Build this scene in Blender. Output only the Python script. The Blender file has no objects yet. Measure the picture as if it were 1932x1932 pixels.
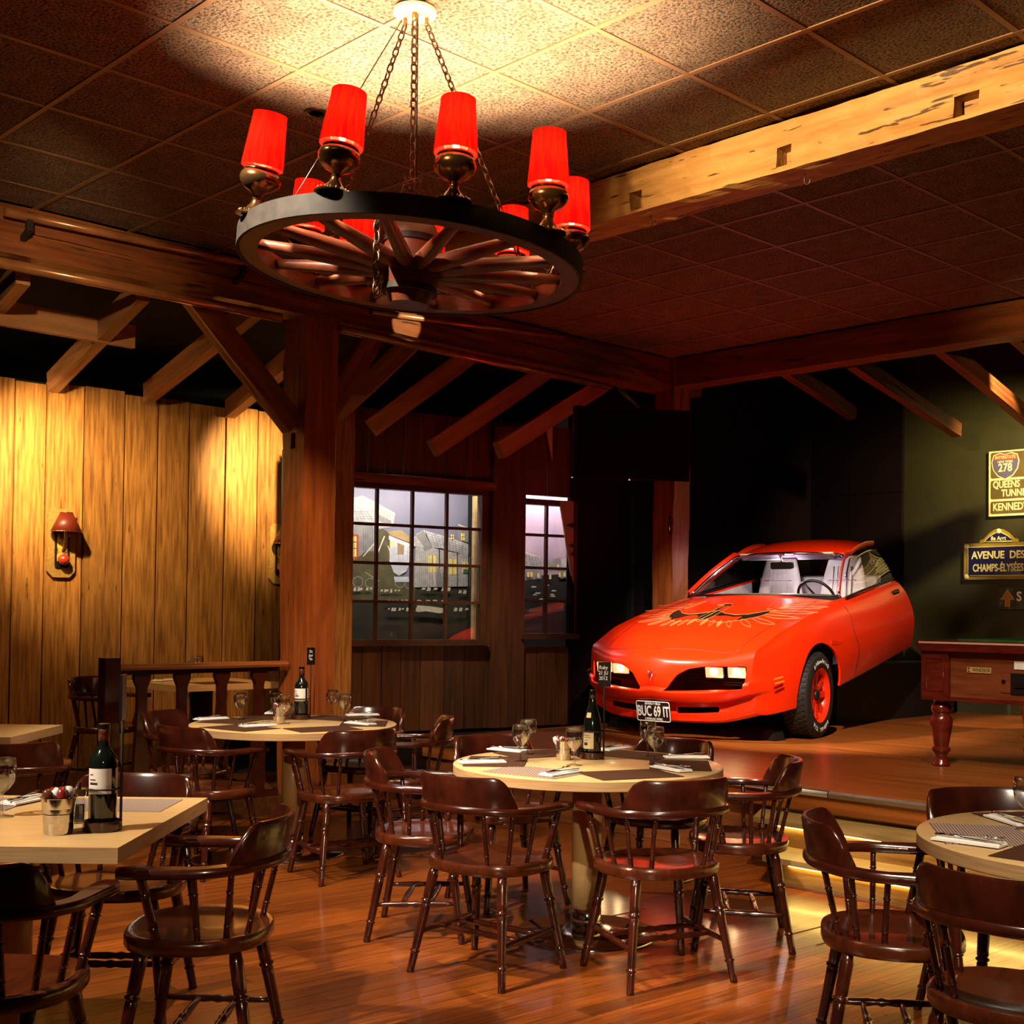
import bpy, bmesh, math, random
from mathutils import Vector, Matrix, Euler
random.seed(7)
C = bpy.context.scene.collection
S = bpy.context.scene
# ---------------------------------------------------------------- camera
F, CX, HY, PITCH, ROLL, H = 2370.0, 1020.0, 1154.0, 0.02, 0.012, 1.42
CY = HY - F*math.tan(PITCH)
cp, sp, cr, sr = math.cos(PITCH), math.sin(PITCH), math.cos(ROLL), math.sin(ROLL)
cam_d = bpy.data.cameras.new('camera'); cam = bpy.data.objects.new('camera', cam_d); C.objects.link(cam)
fw = Vector((0, cp, sp)); ri0 = Vector((1, 0, 0)); up0 = Vector((0, -sp, cp))
ri = cr*ri0 + sr*up0; up = -sr*ri0 + cr*up0
cam.matrix_world = Matrix(((ri.x, up.x, -fw.x, 0), (ri.y, up.y, -fw.y, 0), (ri.z, up.z, -fw.z, H), (0, 0, 0, 1)))
cam_d.sensor_width = 36; cam_d.sensor_fit = 'HORIZONTAL'; cam_d.lens = 36*F/1932
cam_d.shift_x = (966-CX)/1932; cam_d.shift_y = (CY-966)/1932
cam_d.clip_start = 0.05; cam_d.clip_end = 100
S.camera = cam
S.view_settings.view_transform = 'Standard'; S.view_settings.look = 'None'
S.view_settings.gamma = 1.0; S.view_settings.use_curve_mapping = False
S.view_settings.exposure = 1.2
S.cycles.max_bounces = 6; S.cycles.diffuse_bounces = 2; S.cycles.glossy_bounces = 3
S.cycles.transmission_bounces = 4; S.cycles.transparent_max_bounces = 10
S.cycles.caustics_reflective = False; S.cycles.caustics_refractive = False
S.cycles.sample_clamp_indirect = 4.0
S.cycles.use_denoising = True
# ---------------------------------------------------------------- world: a closed room, almost no ambient light
W = bpy.data.worlds.new('world'); S.world = W; W.use_nodes = True
W.node_tree.nodes['Background'].inputs[0].default_value = (0.9, 0.55, 0.3, 1)
W.node_tree.nodes['Background'].inputs[1].default_value = 0.004
# ---------------------------------------------------------------- geometry of the view: pixel -> place
I2 = Vector((math.cos(math.radians(44.7)), math.sin(math.radians(44.7))))   # room axis: along the left beam, away to the right
J2 = Vector((I2.y, -I2.x))                                                  # room axis: along the stage edge, to the right
def R(u, v, z=0.0): p = J2*u + I2*v; return Vector((p.x, p.y, z))
def uv(p): return (p[0]*J2.x+p[1]*J2.y, p[0]*I2.x+p[1]*I2.y)
def ray(px, py):
    a = (px-CX)/F; b = (py-CY)/F
    u = a*cr+b*sr; w = -a*sr+b*cr
    return Vector((u, cp+w*sp, sp-w*cp))
def onz(px, py, z): r = ray(px, py); return Vector((0, 0, H)) + r*((z-H)/r.z)
def ondepth(px, py, y): r = ray(px, py); return Vector((0, 0, H)) + r*(y/r.y)
def onwall(px, py, p, d):
    r = ray(px, py); n = Vector((-d[1], d[0])); t = (n.x*p[0]+n.y*p[1])/(n.x*r.x+n.y*r.y)
    return Vector((0, 0, H)) + r*t
ANG_I = math.radians(44.7); ANG_J = ANG_I - math.pi/2
# ---------------------------------------------------------------- track and recessed spots of the room, with added fill lamps
def spot(name, loc, target, power, color=(1, .72, .42), size=60, blend=.6, rad=.04):
    d = bpy.data.lights.new(name, 'SPOT'); d.energy = power; d.color = color
    d.spot_size = math.radians(size); d.spot_blend = blend; d.shadow_soft_size = rad
    o = bpy.data.objects.new(name, d); C.objects.link(o); o.location = loc
    o.rotation_euler = (Vector(target)-Vector(loc)).to_track_quat('-Z', 'Y').to_euler(); return o
def area(name, loc, target, power, color, sx, sy):
    d = bpy.data.lights.new(name, 'AREA'); d.energy = power; d.color = color; d.shape = 'RECTANGLE'; d.size = sx; d.size_y = sy
    o = bpy.data.objects.new(name, d); C.objects.link(o); o.location = loc
    o.rotation_euler = (Vector(target)-Vector(loc)).to_track_quat('-Z', 'Y').to_euler(); return o
ZC = 3.77
TW = (1, .84, .62)
spot('downlight_1', onz(597, 206, ZC-.03), onz(560, 1700, 0), 190, TW, 75)
spot('table_spot_1', R(-3.9, 1.6, 3.7), (.2, 5.6, .7), 380, TW, 42)
spot('table_spot_2', (-3.2, 2.4, 3.7), (-1.5, 4.2, .5), 430, TW, 50)
spot('table_spot_3', (.6, 1.4, 3.7), (1.6, 3.8, .5), 320, TW, 50)
spot('table_spot_4', (-2.6, 4.6, 3.7), (-1.4, 7.3, .7), 300, TW, 44)
spot('front_fill', (.3, -1.6, 2.3), (-.1, 5.6, .3), 300, (1, .76, .5), 30, 1.0)  # unseen fill lamp added behind the camera to light columns and chairs
spot('wall_spot_1', R(-8.4, 3.35, 2.9), onwall(115, 915, R(-9.55, 0).xy, I2), 230, (1, .72, .32), 72, 1.0)
spot('wall_spot_2', R(-8.45, 5.6, 2.88), onwall(500, 905, R(-9.55, 0).xy, I2), 200, (1, .72, .32), 72, 1.0)
spot('car_spot_1', R(-3.8, 5.6, 3.65), (2.0, 10.1, 1.2), 700, (1, .80, .6), 42, .5)
spot('car_spot_2', R(-6.9, 5.6, 3.65), (2.0, 10.1, 1.2), 520, (1, .80, .6), 42, .5)
spot('sign_spot', R(-4.1, 10.9, 3.5), onwall(1930, 970, R(0, 12.2).xy, J2), 330, (1, .86, .44), 80, .9)
spot('stage_spot', R(-4.6, 9.9, 3.9), onz(1850, 1355, .44), 240, (1, .7, .35), 34, .4)
spot('stage_edge_spot', R(-2.6, 4.4, 3.6), R(-3.6, 6.5, .44), 240, (1, .78, .5), 44, .6)
spot('pool_spot', R(-2.2, 5.4, 3.65), R(-3.3, 7.7, 1.0), 100, (1, .84, .66), 40, .6)
spot('window_fill', R(-7.0, 6.0, 3.45), (-.5, 11.0, .9), 110, (1, .84, .66), 36, 1.0)  # unseen lamp added to lift the dark window-wall planks
spot('beam_spot', R(-3.0, .6, 3.68), R(-2.9, 4.95, 3.58), 850, (1, .68, .30), 44, .8)
spot('left_beam_spot', R(-4.4, 1.6, 3.3), R(-7.4, 3.3, 3.42), 150, (1, .70, .36), 26, 1.0)
spot('post_fill', R(-5.4, 3.9, 3.6), R(-7.4, 5.0, 1.5), 240, (1, .62, .26), 36, 1.0)  # added lamp standing in for wall-spot spill on the lower post
spot('far_beam_spot', R(-1.9, 6.0, 3.45), R(-3.5, 8.95, 3.55), 150, (1, .68, .32), 30, 1.0)
spot('glint_spot', R(-5.6, 5.4, 3.35), onwall(766, 612, R(-7.37, 0).xy, I2), 150, (1, .86, .58), 8.5, .25, .01)
spot('aisle_fill', R(-8.2, 1.6, 3.3), onwall(260, 1150, R(-9.55, 0).xy, I2), 90, (1, .66, .28), 80, 1.0)  # unseen fill lamp added along the plank wall
# ---------------------------------------------------------------- mesh helpers
class MB:
    def __init__(s): s.v = []; s.f = []; s.m = []; s.sm = []
    def add(s, vs, fs, mi=0, smooth=False):
        o = len(s.v); s.v += [tuple(p) for p in vs]
        for f in fs: s.f.append(tuple(i+o for i in f)); s.m.append(mi); s.sm.append(smooth)
        return s
    def box(s, c, d, rot=None, mi=0):
        x, y, z = d[0]/2, d[1]/2, d[2]/2
        vs = [Vector((a, b, e)) for a in (-x, x) for b in (-y, y) for e in (-z, z)]
        if rot is not None: vs = [rot @ p for p in vs]
        vs = [p+Vector(c) for p in vs]
        return s.add(vs, [(0, 1, 3, 2), (4, 6, 7, 5), (0, 4, 5, 1), (2, 3, 7, 6), (0, 2, 6, 4), (1, 5, 7, 3)], mi)
    def bar(s, a, b, w, h, upv=(0, 0, 1), mi=0):
        a = Vector(a); b = Vector(b); d = (b-a).normalized(); u = Vector(upv); r = d.cross(u).normalized(); u = r.cross(d)
        vs = [p + r*(i*w/2) + u*(j*h/2) for p in (a, b) for i, j in ((-1, -1), (1, -1), (1, 1), (-1, 1))]
        return s.add(vs, [(0, 1, 2, 3), (7, 6, 5, 4), (0, 4, 5, 1), (1, 5, 6, 2), (2, 6, 7, 3), (3, 7, 4, 0)], mi)
    def lathe(s, prof, a=(0, 0, 0), b=None, n=16, mi=0, smooth=True, cap=True):
        """prof: list of (r, t); t is a distance along +Z from a, or a fraction of a->b"""
        a = Vector(a)
        if b is None: d = Vector((0, 0, 1)); L = 1.0
        else: d = Vector(b)-a; L = d.length; d.normalize()
        x = d.orthogonal().normalized() if abs(d.z) < .999 else Vector((1, 0, 0)); y = d.cross(x)
        vs = []
        for r, t in prof:
            for k in range(n):
                q = 2*math.pi*k/n; vs.append(a + d*(t*L) + x*(r*math.cos(q)) + y*(r*math.sin(q)))
        fs = []
        for i in range(len(prof)-1):
            for k in range(n):
                k2 = (k+1) % n; fs.append((i*n+k, i*n+k2, (i+1)*n+k2, (i+1)*n+k))
        s.add(vs, fs, mi, smooth)
        if cap:
            o = len(s.v)-len(vs)
            if prof[0][0] > 1e-5: s.f.append(tuple(o+k for k in range(n-1, -1, -1))); s.m.append(mi); s.sm.append(False)
            e = o+(len(prof)-1)*n
            if prof[-1][0] > 1e-5: s.f.append(tuple(e+k for k in range(n))); s.m.append(mi); s.sm.append(False)
        return s
    def tube(s, pts, r, n=8, mi=0, closed=False, smooth=True):
        pts = [Vector(p) for p in pts]; m = len(pts); vs = []; prev = None
        for i, p in enumerate(pts):
            if closed: t = pts[(i+1) % m]-pts[i-1]
            else: t = pts[min(i+1, m-1)]-pts[max(i-1, 0)]
            t.normalize()
            x = t.orthogonal().normalized() if prev is None else (prev - t*prev.dot(t)).normalized()
            prev = x; y = t.cross(x); rr = r[i] if isinstance(r, (list, tuple)) else r
            vs += [p + x*(rr*math.cos(2*math.pi*k/n)) + y*(rr*math.sin(2*math.pi*k/n)) for k in range(n)]
        fs = []
        for i in range(m if closed else m-1):
            j = (i+1) % m
            for k in range(n): fs.append((i*n+k, i*n+(k+1) % n, j*n+(k+1) % n, j*n+k))
        if not closed: fs += [tuple(range(n-1, -1, -1)), tuple((m-1)*n+k for k in range(n))]
        return s.add(vs, fs, mi, smooth)
    def prism(s, poly, z0, z1, mi=0, M=None):
        n = len(poly); vs = [Vector((p[0], p[1], z0)) for p in poly]+[Vector((p[0], p[1], z1)) for p in poly]
        if M is not None: vs = [M @ p for p in vs]
        return s.add(vs, [tuple(range(n-1, -1, -1)), tuple(range(n, 2*n))]+[(k, (k+1) % n, n+(k+1) % n, n+k) for k in range(n)], mi)
    def grid(s, rows, mi=0, smooth=True, closed=False):
        nr = len(rows); nc = len(rows[0]); vs = [p for r in rows for p in r]
        fs = [(i*nc+j, i*nc+(j+1) % nc, (i+1)*nc+(j+1) % nc, (i+1)*nc+j) for i in range(nr-1) for j in range(nc if closed else nc-1)]
        return s.add(vs, fs, mi, smooth)
    def mesh(s, name, mats, sharp=None, merge=False):
        me = bpy.data.meshes.new(name); me.from_pydata([tuple(p) for p in s.v], [], s.f)
        for m in (mats if isinstance(mats, (list, tuple)) else [mats]): me.materials.append(m)
        me.polygons.foreach_set('material_index', s.m); me.polygons.foreach_set('use_smooth', s.sm)
        fix(me, sharp, merge)
        return me
    def obj(s, name, mats, parent=None, loc=None, rot=None, sharp=None, merge=False):
        return link(name, s.mesh(name, mats, sharp, merge), parent, loc, rot)
def fix(me, sharp=None, merge=False):
    bm = bmesh.new(); bm.from_mesh(me)
    if merge: bmesh.ops.remove_doubles(bm, verts=bm.verts, dist=1e-4)
    bmesh.ops.recalc_face_normals(bm, faces=bm.faces)
    if sharp is not None:
        a = math.radians(sharp)
        for f in bm.faces: f.smooth = True
        for e in bm.edges:
            if len(e.link_faces) == 2: e.smooth = e.calc_face_angle(0) < a
    bm.to_mesh(me); bm.free(); me.update()
def link(name, me, parent=None, loc=None, rot=None):
    o = bpy.data.objects.new(name, me); C.objects.link(o)
    if parent is not None: o.parent = parent
    if loc is not None: o.location = loc
    if rot is not None: o.rotation_euler = rot if not isinstance(rot, (int, float)) else (0, 0, rot)
    return o
def thing(name, label, cat, loc=(0, 0, 0), rot=0, group=None):
    o = link(name, None, None, loc, rot); return tag(o, label, cat, group)
def tag(o, label, cat, group=None):
    o['label'] = label; o['category'] = cat
    if group: o['group'] = group
    return o
def struct(o): o['kind'] = 'structure'; return o
def empty_struct(name, loc=(0, 0, 0), rot=0): return struct(link(name, None, None, loc, rot))
def dup(root, loc, rot=None, label=None, group=None):
    def cpy(o, par):
        c = o.copy(); C.objects.link(c); c.parent = par
        for ch in list(o.children): cpy(ch, c)
        return c
    r = cpy(root, None); r.location = loc
    if rot is not None: r.rotation_euler = (0, 0, rot) if isinstance(rot, (int, float)) else rot
    if label: r['label'] = label
    if group: r['group'] = group
    return r
def boolean(o, cutters, op='DIFFERENCE'):
    for k, c in enumerate(cutters):
        md = o.modifiers.new('b%d' % k, 'BOOLEAN'); md.operation = op; md.object = c; md.solver = 'EXACT'
    bpy.context.view_layer.update()
    dg = bpy.context.evaluated_depsgraph_get()
    me = bpy.data.meshes.new_from_object(o.evaluated_get(dg)); old = o.data
    o.modifiers.clear(); o.data = me
    for c in cutters: bpy.data.objects.remove(c)
    return o
def text_mesh(txt, size, ext=.001, font_scale_x=1.0, bold=0.0, align='CENTER'):
    cu = bpy.data.curves.new('t', 'FONT'); cu.body = txt; cu.size = size; cu.extrude = ext; cu.offset = bold
    cu.align_x = align; cu.align_y = 'CENTER'; cu.resolution_u = 3
    o = bpy.data.objects.new('t', cu); C.objects.link(o)
    dg = bpy.context.evaluated_depsgraph_get(); me = bpy.data.meshes.new_from_object(o.evaluated_get(dg))
    bpy.data.objects.remove(o)
    for v in me.vertices: v.co.x *= font_scale_x
    return me
def text_obj(name, txt, size, mat, parent, M, sx=1.0, bold=0.0, align='CENTER', ext=.001):
    me = text_mesh(txt, size, ext, sx, bold, align); me.materials.clear(); me.materials.append(mat)
    o = link(name, me, parent); o.matrix_local = M; return o
def frame(origin, x, y):
    """matrix whose local X, Y lie along x, y (Z = x cross y)"""
    x = Vector(x).normalized(); y = Vector(y); y = (y-x*y.dot(x)).normalized(); z = x.cross(y); o = Vector(origin)
    return Matrix(((x.x, y.x, z.x, o.x), (x.y, y.y, z.y, o.y), (x.z, y.z, z.z, o.z), (0, 0, 0, 1)))
# ---------------------------------------------------------------- materials
def srgb(r, g, b):
    f = lambda c: (c/255/12.92) if c <= 10 else ((c/255+.055)/1.055)**2.4
    return (f(r), f(g), f(b))
def mat(name, c1, c2=None, rough=.5, metal=0.0, scale=(1, 1, 1), ns=6.0, detail=5.0, ramp=(.35, .65), bump=0.0, bdist=.004,
        coat=0.0, spec=.5, rand=0.0, emit=None, es=0.0, trans=0.0, ior=1.45, rv=0.0, coord='Object', dist=0.0, pits=None):
    m = bpy.data.materials.new(name); m.use_nodes = True; nt = m.node_tree; N = nt.nodes; L = nt.links
    b = N['Principled BSDF']; i = b.inputs
    i['Base Color'].default_value = (*c1, 1); i['Roughness'].default_value = rough; i['Metallic'].default_value = metal
    i['Specular IOR Level'].default_value = spec; i['Coat Weight'].default_value = coat; i['Coat Roughness'].default_value = .12
    i['Transmission Weight'].default_value = trans; i['IOR'].default_value = ior
    if emit: i['Emission Color'].default_value = (*emit, 1); i['Emission Strength'].default_value = es
    if c2 is None and not rand and not bump: return m
    tc = N.new('ShaderNodeTexCoord'); mp = N.new('ShaderNodeMapping'); mp.inputs['Scale'].default_value = scale
    L.new(tc.outputs[coord], mp.inputs['Vector'])
    oi = N.new('ShaderNodeObjectInfo')
    if rand:
        ad = N.new('ShaderNodeVectorMath'); ad.operation = 'ADD'; ml = N.new('ShaderNodeMath'); ml.operation = 'MULTIPLY'; ml.inputs[1].default_value = 37.0
        L.new(oi.outputs['Random'], ml.inputs[0]); L.new(mp.outputs[0], ad.inputs[0]); L.new(ml.outputs[0], ad.inputs[1]); vec = ad.outputs[0]
    else: vec = mp.outputs[0]
    nz = N.new('ShaderNodeTexNoise'); nz.inputs['Scale'].default_value = ns; nz.inputs['Detail'].default_value = detail; nz.inputs['Distortion'].default_value = dist
    L.new(vec, nz.inputs['Vector'])
    col = None
    rp = N.new('ShaderNodeValToRGB'); rp.color_ramp.elements[0].position = ramp[0]; rp.color_ramp.elements[1].position = ramp[1]
    rp.color_ramp.elements[0].color = (*c1, 1); rp.color_ramp.elements[1].color = (*(c2 or c1), 1)
    L.new(nz.outputs['Fac'], rp.inputs[0]); col = rp.outputs[0]
    if pits:
        pc, ps, lo, hi, psc = pits
        n2 = N.new('ShaderNodeTexNoise'); n2.inputs['Scale'].default_value = ps; n2.inputs['Detail'].default_value = 3.0
        m2 = N.new('ShaderNodeMapping'); m2.inputs['Scale'].default_value = psc
        L.new(tc.outputs[coord], m2.inputs['Vector']); L.new(m2.outputs[0], n2.inputs['Vector'])
        r2 = N.new('ShaderNodeMapRange'); r2.inputs['From Min'].default_value = lo; r2.inputs['From Max'].default_value = hi
        L.new(n2.outputs['Fac'], r2.inputs['Value'])
        mx = N.new('ShaderNodeMix'); mx.data_type = 'RGBA'; mx.inputs['A'].default_value = (*pc, 1)
        L.new(r2.outputs[0], mx.inputs['Factor']); L.new(col, mx.inputs['B']); col = mx.outputs['Result']
    if rand:
        hs = N.new('ShaderNodeHueSaturation'); mr = N.new('ShaderNodeMapRange')
        mr.inputs['To Min'].default_value = 1-rand; mr.inputs['To Max'].default_value = 1+rand
        L.new(oi.outputs['Random'], mr.inputs['Value']); L.new(mr.outputs[0], hs.inputs['Value']); L.new(col, hs.inputs['Color']); col = hs.outputs[0]
    L.new(col, i['Base Color'])
    if rv:
        mr2 = N.new('ShaderNodeMapRange'); mr2.inputs['To Min'].default_value = max(0, rough-rv); mr2.inputs['To Max'].default_value = rough+rv
        L.new(nz.outputs['Fac'], mr2.inputs['Value']); L.new(mr2.outputs[0], i['Roughness'])
    if bump:
        bp = N.new('ShaderNodeBump'); bp.inputs['Strength'].default_value = bump; bp.inputs['Distance'].default_value = bdist
        L.new((n2 if pits else nz).outputs['Fac'], bp.inputs['Height']); L.new(bp.outputs[0], i['Normal'])
    return m
M = {}
M['floor'] = mat('floor_board', (.27, .066, .008), (.085, .017, .003), rough=.30, scale=(.5, 9, 9), ns=7, ramp=(.3, .72), coat=.25, rand=.42, bump=.10, bdist=.002, rv=.06)
M['floor_base'] = mat('floor_far_boards', (.24, .058, .007), (.08, .017, .003), rough=.30, scale=(.35, 12, 9), ns=3, ramp=(.3, .72), coat=.25)
M['stage'] = mat('stage_board', (.36, .105, .018), (.16, .04, .007), rough=.33, scale=(.35, 10, 9), ns=3.2, ramp=(.3, .7), coat=.12)
M['platform'] = mat('platform_board', (.10, .035, .01), (.05, .015, .004), rough=.35, scale=(.35, 10, 9), ns=3, ramp=(.3, .7))
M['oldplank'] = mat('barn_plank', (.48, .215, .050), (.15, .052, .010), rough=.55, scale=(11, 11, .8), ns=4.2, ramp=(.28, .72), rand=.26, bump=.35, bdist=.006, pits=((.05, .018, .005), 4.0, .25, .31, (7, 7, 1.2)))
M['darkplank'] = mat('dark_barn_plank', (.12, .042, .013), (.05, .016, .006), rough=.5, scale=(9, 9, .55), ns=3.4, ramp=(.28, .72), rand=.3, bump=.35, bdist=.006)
M['beam'] = mat('hewn_timber', (.55, .32, .11), (.30, .14, .04), rough=.6, scale=(.7, 9, 9), ns=2.6, ramp=(.25, .75), bump=.5, bdist=.012, pits=((.07, .026, .008), 3.4, .35, .385, (.9, 10, 10)))
M['redbeam'] = mat('stained_timber', (.25, .075, .018), (.10, .026, .007), rough=.5, scale=(.7, 9, 9), ns=2.6, ramp=(.25, .75), bump=.5, bdist=.01, pits=((.03, .008, .004), 3.0, .30, .36, (.6, 9, 9)))
M['redpost'] = mat('stained_post', (.30, .080, .016), (.12, .028, .007), rough=.45, scale=(9, 9, .6), ns=2.6, ramp=(.25, .75), bump=.5, bdist=.01, pits=((.03, .008, .004), 3.0, .30, .36, (9, 9, .5)))
M['rafter'] = mat('rafter_timber', (.42, .20, .08), (.24, .10, .035), rough=.6, scale=(.8, 9, 9), ns=2.6, ramp=(.25, .75), bump=.3, rand=.2)
M['tile'] = mat('ceiling_tile', (.23, .155, .095), (.15, .095, .055), rough=.85, ns=9, ramp=(.3, .7), bump=1.0, bdist=.02, coord='Object', rand=.06, pits=((.035, .017, .008), 70, .36, .52, (1, 1, 1)))
M['tee'] = mat('tee_bar', (.20, .11, .055), rough=.5)
M['black'] = mat('black_paint', (.006, .003, .003), (.010, .005, .005), rough=.5, ns=2)
M['blackwall'] = mat('black_wall', (.009, .0022, .0026), (.006, .0014, .0016), rough=.85, ns=1.5, spec=.15)
M['olive'] = mat('olive_wall', (.036, .029, .007), (.026, .021, .005), rough=.55, ns=2)
M['unlit_black'] = mat('dark_void', (.002, .0012, .0008), rough=.95)  # shade put into the colour: unlit roof space and gaps made near-black
M['mahog'] = mat('mahogany', (.052, .0085, .0035), (.022, .004, .002), rough=.22, ns=4, scale=(4, 4, 3), ramp=(.3, .7), coat=.55)
M['seat'] = mat('mahogany_seat', (.09, .018, .005), (.04, .008, .003), rough=.24, ns=4, scale=(10, 1.2, 4), ramp=(.3, .7), coat=.5)
M['ash'] = mat('ash_veneer', (.60, .40, .185), (.50, .31, .13), rough=.38, ns=3, scale=(1.2, 22, 8), ramp=(.3, .7), coat=.15)
M['ashedge'] = mat('ash_edge', (.52, .32, .15), (.38, .21, .09), rough=.45, ns=3, scale=(2, 2, 60), ramp=(.3, .7))
M['ashcol'] = mat('ash_column', (.55, .36, .15), (.46, .28, .11), rough=.35, ns=3, scale=(14, 14, .8), ramp=(.3, .7), coat=.2)
M['steel'] = mat('polished_steel', (.62, .58, .55), rough=.13, metal=1)
M['brushed'] = mat('brushed_steel', (.6, .55, .5), rough=.3, metal=1)
M['iron'] = mat('black_iron', (.030, .022, .018), (.016, .012, .010), rough=.7, metal=0, spec=.25, ns=20, bump=.3, bdist=.002)
M['chain'] = mat('chain_iron', (.12, .075, .05), rough=.4, metal=.9)
M['bronze'] = mat('dark_bronze', (.20, .10, .035), (.10, .045, .018), rough=.2, metal=.9, ns=5)
M['brass'] = mat('brass', (.55, .34, .12), rough=.3, metal=1)
M['white'] = mat('white_linen', (.80, .78, .76), rough=.8)
M['cutlery'] = mat('cutlery', (.7, .68, .66), rough=.15, metal=1)
M['matbrown'] = mat('woven_mat_brown', (.075, .027, .014), (.045, .015, .009), rough=.6, ns=160, detail=1, bump=.6, bdist=.002)
M['matstripe'] = None
M['glass'] = None
M['bottle'] = mat('dark_bottle', (.006, .008, .007), rough=.06, coat=.6)
M['label'] = mat('paper_label', (.78, .70, .66), rough=.6)
M['labelcream'] = mat('cream_label', (.72, .62, .38), (.66, .55, .3), rough=.6, ns=8)
M['foil'] = mat('red_foil', (.18, .045, .025), rough=.35, metal=.6)
M['blackplastic'] = mat('black_plastic', (.01, .008, .008), rough=.3)
M['chalk'] = mat('chalk_white', (.8, .8, .8), rough=.8)
M['ink'] = mat('dark_ink', (.03, .02, .02), rough=.7)
M['pipe'] = mat('brown_pipe', (.36, .15, .05), (.24, .09, .03), rough=.25, ns=6, coat=.4, metal=.3)

def thin_glass(name, tint, refl, blend=.3, rough=.02):
    """a clear sheet: see-through, with mirror reflection growing towards the edge"""
    m = bpy.data.materials.new(name); m.use_nodes = True; nt = m.node_tree; n = nt.nodes; n.clear(); l = nt.links
    o = n.new('ShaderNodeOutputMaterial'); mx = n.new('ShaderNodeMixShader'); t = n.new('ShaderNodeBsdfTransparent'); g = n.new('ShaderNodeBsdfGlossy'); lw = n.new('ShaderNodeLayerWeight'); mr = n.new('ShaderNodeMapRange')
    t.inputs[0].default_value = (*tint, 1); g.inputs['Roughness'].default_value = rough; lw.inputs['Blend'].default_value = blend
    mr.inputs['To Min'].default_value = refl[0]; mr.inputs['To Max'].default_value = refl[1]
    l.new(lw.outputs['Facing'], mr.inputs['Value']); l.new(mr.outputs[0], mx.inputs[0]); l.new(t.outputs[0], mx.inputs[1]); l.new(g.outputs[0], mx.inputs[2]); l.new(mx.outputs[0], o.inputs[0]); return m
M['glass'] = thin_glass('clear_glass', (.95, .95, .95), (.09, .95), .38, .015)
M['pane'] = thin_glass('window_pane', (.96, .96, .96), (.04, .5), .2)
M['carglass'] = thin_glass('car_glass', (.90, .93, .93), (.05, .5), .2)
# ================================================================= THE SETTING
def vis(p, m=120):
    d = Vector(p)-Vector((0, 0, H)); y = d.dot(fw)
    if y < .3: return False
    x = CX+F*d.dot(ri)/y; yy = CY-F*d.dot(up)/y
    return -m < x < 1932+m and -m < yy < 1932+m
def hewn(name, length, w, h, mtl, parent=None, loc=None, rot=None, jit=.006, seg=.12, mortises=(), seed=1, axis='X', nick=0):
    """a hewn timber along local X (or Z): a box with uneven faces; mortises are (x, y, z, dx, dy, dz) cut out of it"""
    rnd = random.Random(seed); n = max(2, int(length/seg)); per = []
    k = 3
    for a in range(k): per.append((-1+2*a/k, -1))
    for a in range(k): per.append((1, -1+2*a/k))
    for a in range(k): per.append((1-2*a/k, 1))
    for a in range(k): per.append((-1, 1-2*a/k))
    ph = [(rnd.uniform(0, 9), rnd.uniform(.8, 2.2)) for _ in per]
    rows = []
    for i in range(n+1):
        x = length*i/n; row = []
        for q, (a, b) in enumerate(per):
            j = jit*(math.sin(x*ph[q][1]*3+ph[q][0])*.7 + rnd.uniform(-1, 1)*.6)
            yy = a*(w/2)+(j if abs(a) == 1 else 0); zz = b*(h/2)+(j*.8 if abs(b) == 1 else 0)
            row.append((x, yy, zz) if axis == 'X' else (yy, zz, x))
        rows.append(row)
    m = MB(); m.grid(rows, closed=True, smooth=False); L = len(per)
    m.f.append(tuple(range(L))); m.f.append(tuple(n*L+q for q in range(L-1, -1, -1))); m.m += [0, 0]; m.sm += [False, False]
    o = m.obj(name, mtl, parent, loc, rot)
    if mortises:
        cs = []
        for (x, y, z, dx, dy, dz) in mortises:
            c = MB().box((x, y, z), (dx, dy, dz)).obj('cut', M['unlit_black'], parent, loc, rot); cs.append(c)
        boolean(o, cs)
    return o
def room_empty(name): return empty_struct(name, (0, 0, 0), ANG_J)
# ---- floor: far boards in one slab, near boards one by one
FA = math.radians(41)
fd = Vector((math.cos(FA), math.sin(FA))); fn = Vector((-math.sin(FA), math.cos(FA)))
flo = MB().box((4, 0, -.052), (26, 26, .10)).obj('floor', M['floor_base'], None, None, FA); struct(flo)
rows = {}
for k in range(-60, 140):
    b = k*.092; rnd = random.Random(k*13+5); x = -6.0+rnd.uniform(0, 1.4)
    while x < 9:
        ln = rnd.choice((.9, 1.1, 1.25, 1.4)); c = fd*(x+ln/2)+fn*(b+.046)
        if 2.75 < c.y < 5.75 and (vis((c.x, c.y, 0), 40) or vis((*(c+fd*ln*.4), 0), 10) or vis((*(c-fd*ln*.4), 0), 10)):
            rows[(k, round(x, 3))] = (ln, c)
        x += ln
items = sorted(rows.items(), key=lambda t: t[1][1].y)[:296]
pm = {}
for (k, x), (ln, c) in items:
    if ln not in pm: pm[ln] = MB().box((0, 0, -.003), (ln-.002, .0905, .006)).mesh('floor_board', M['floor'])
    o = link('floor_board', pm[ln], flo); lc = Matrix.Rotation(-FA, 3, 'Z') @ Vector((c.x, c.y, 0)); o.location = (lc.x, lc.y, .001)
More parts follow.
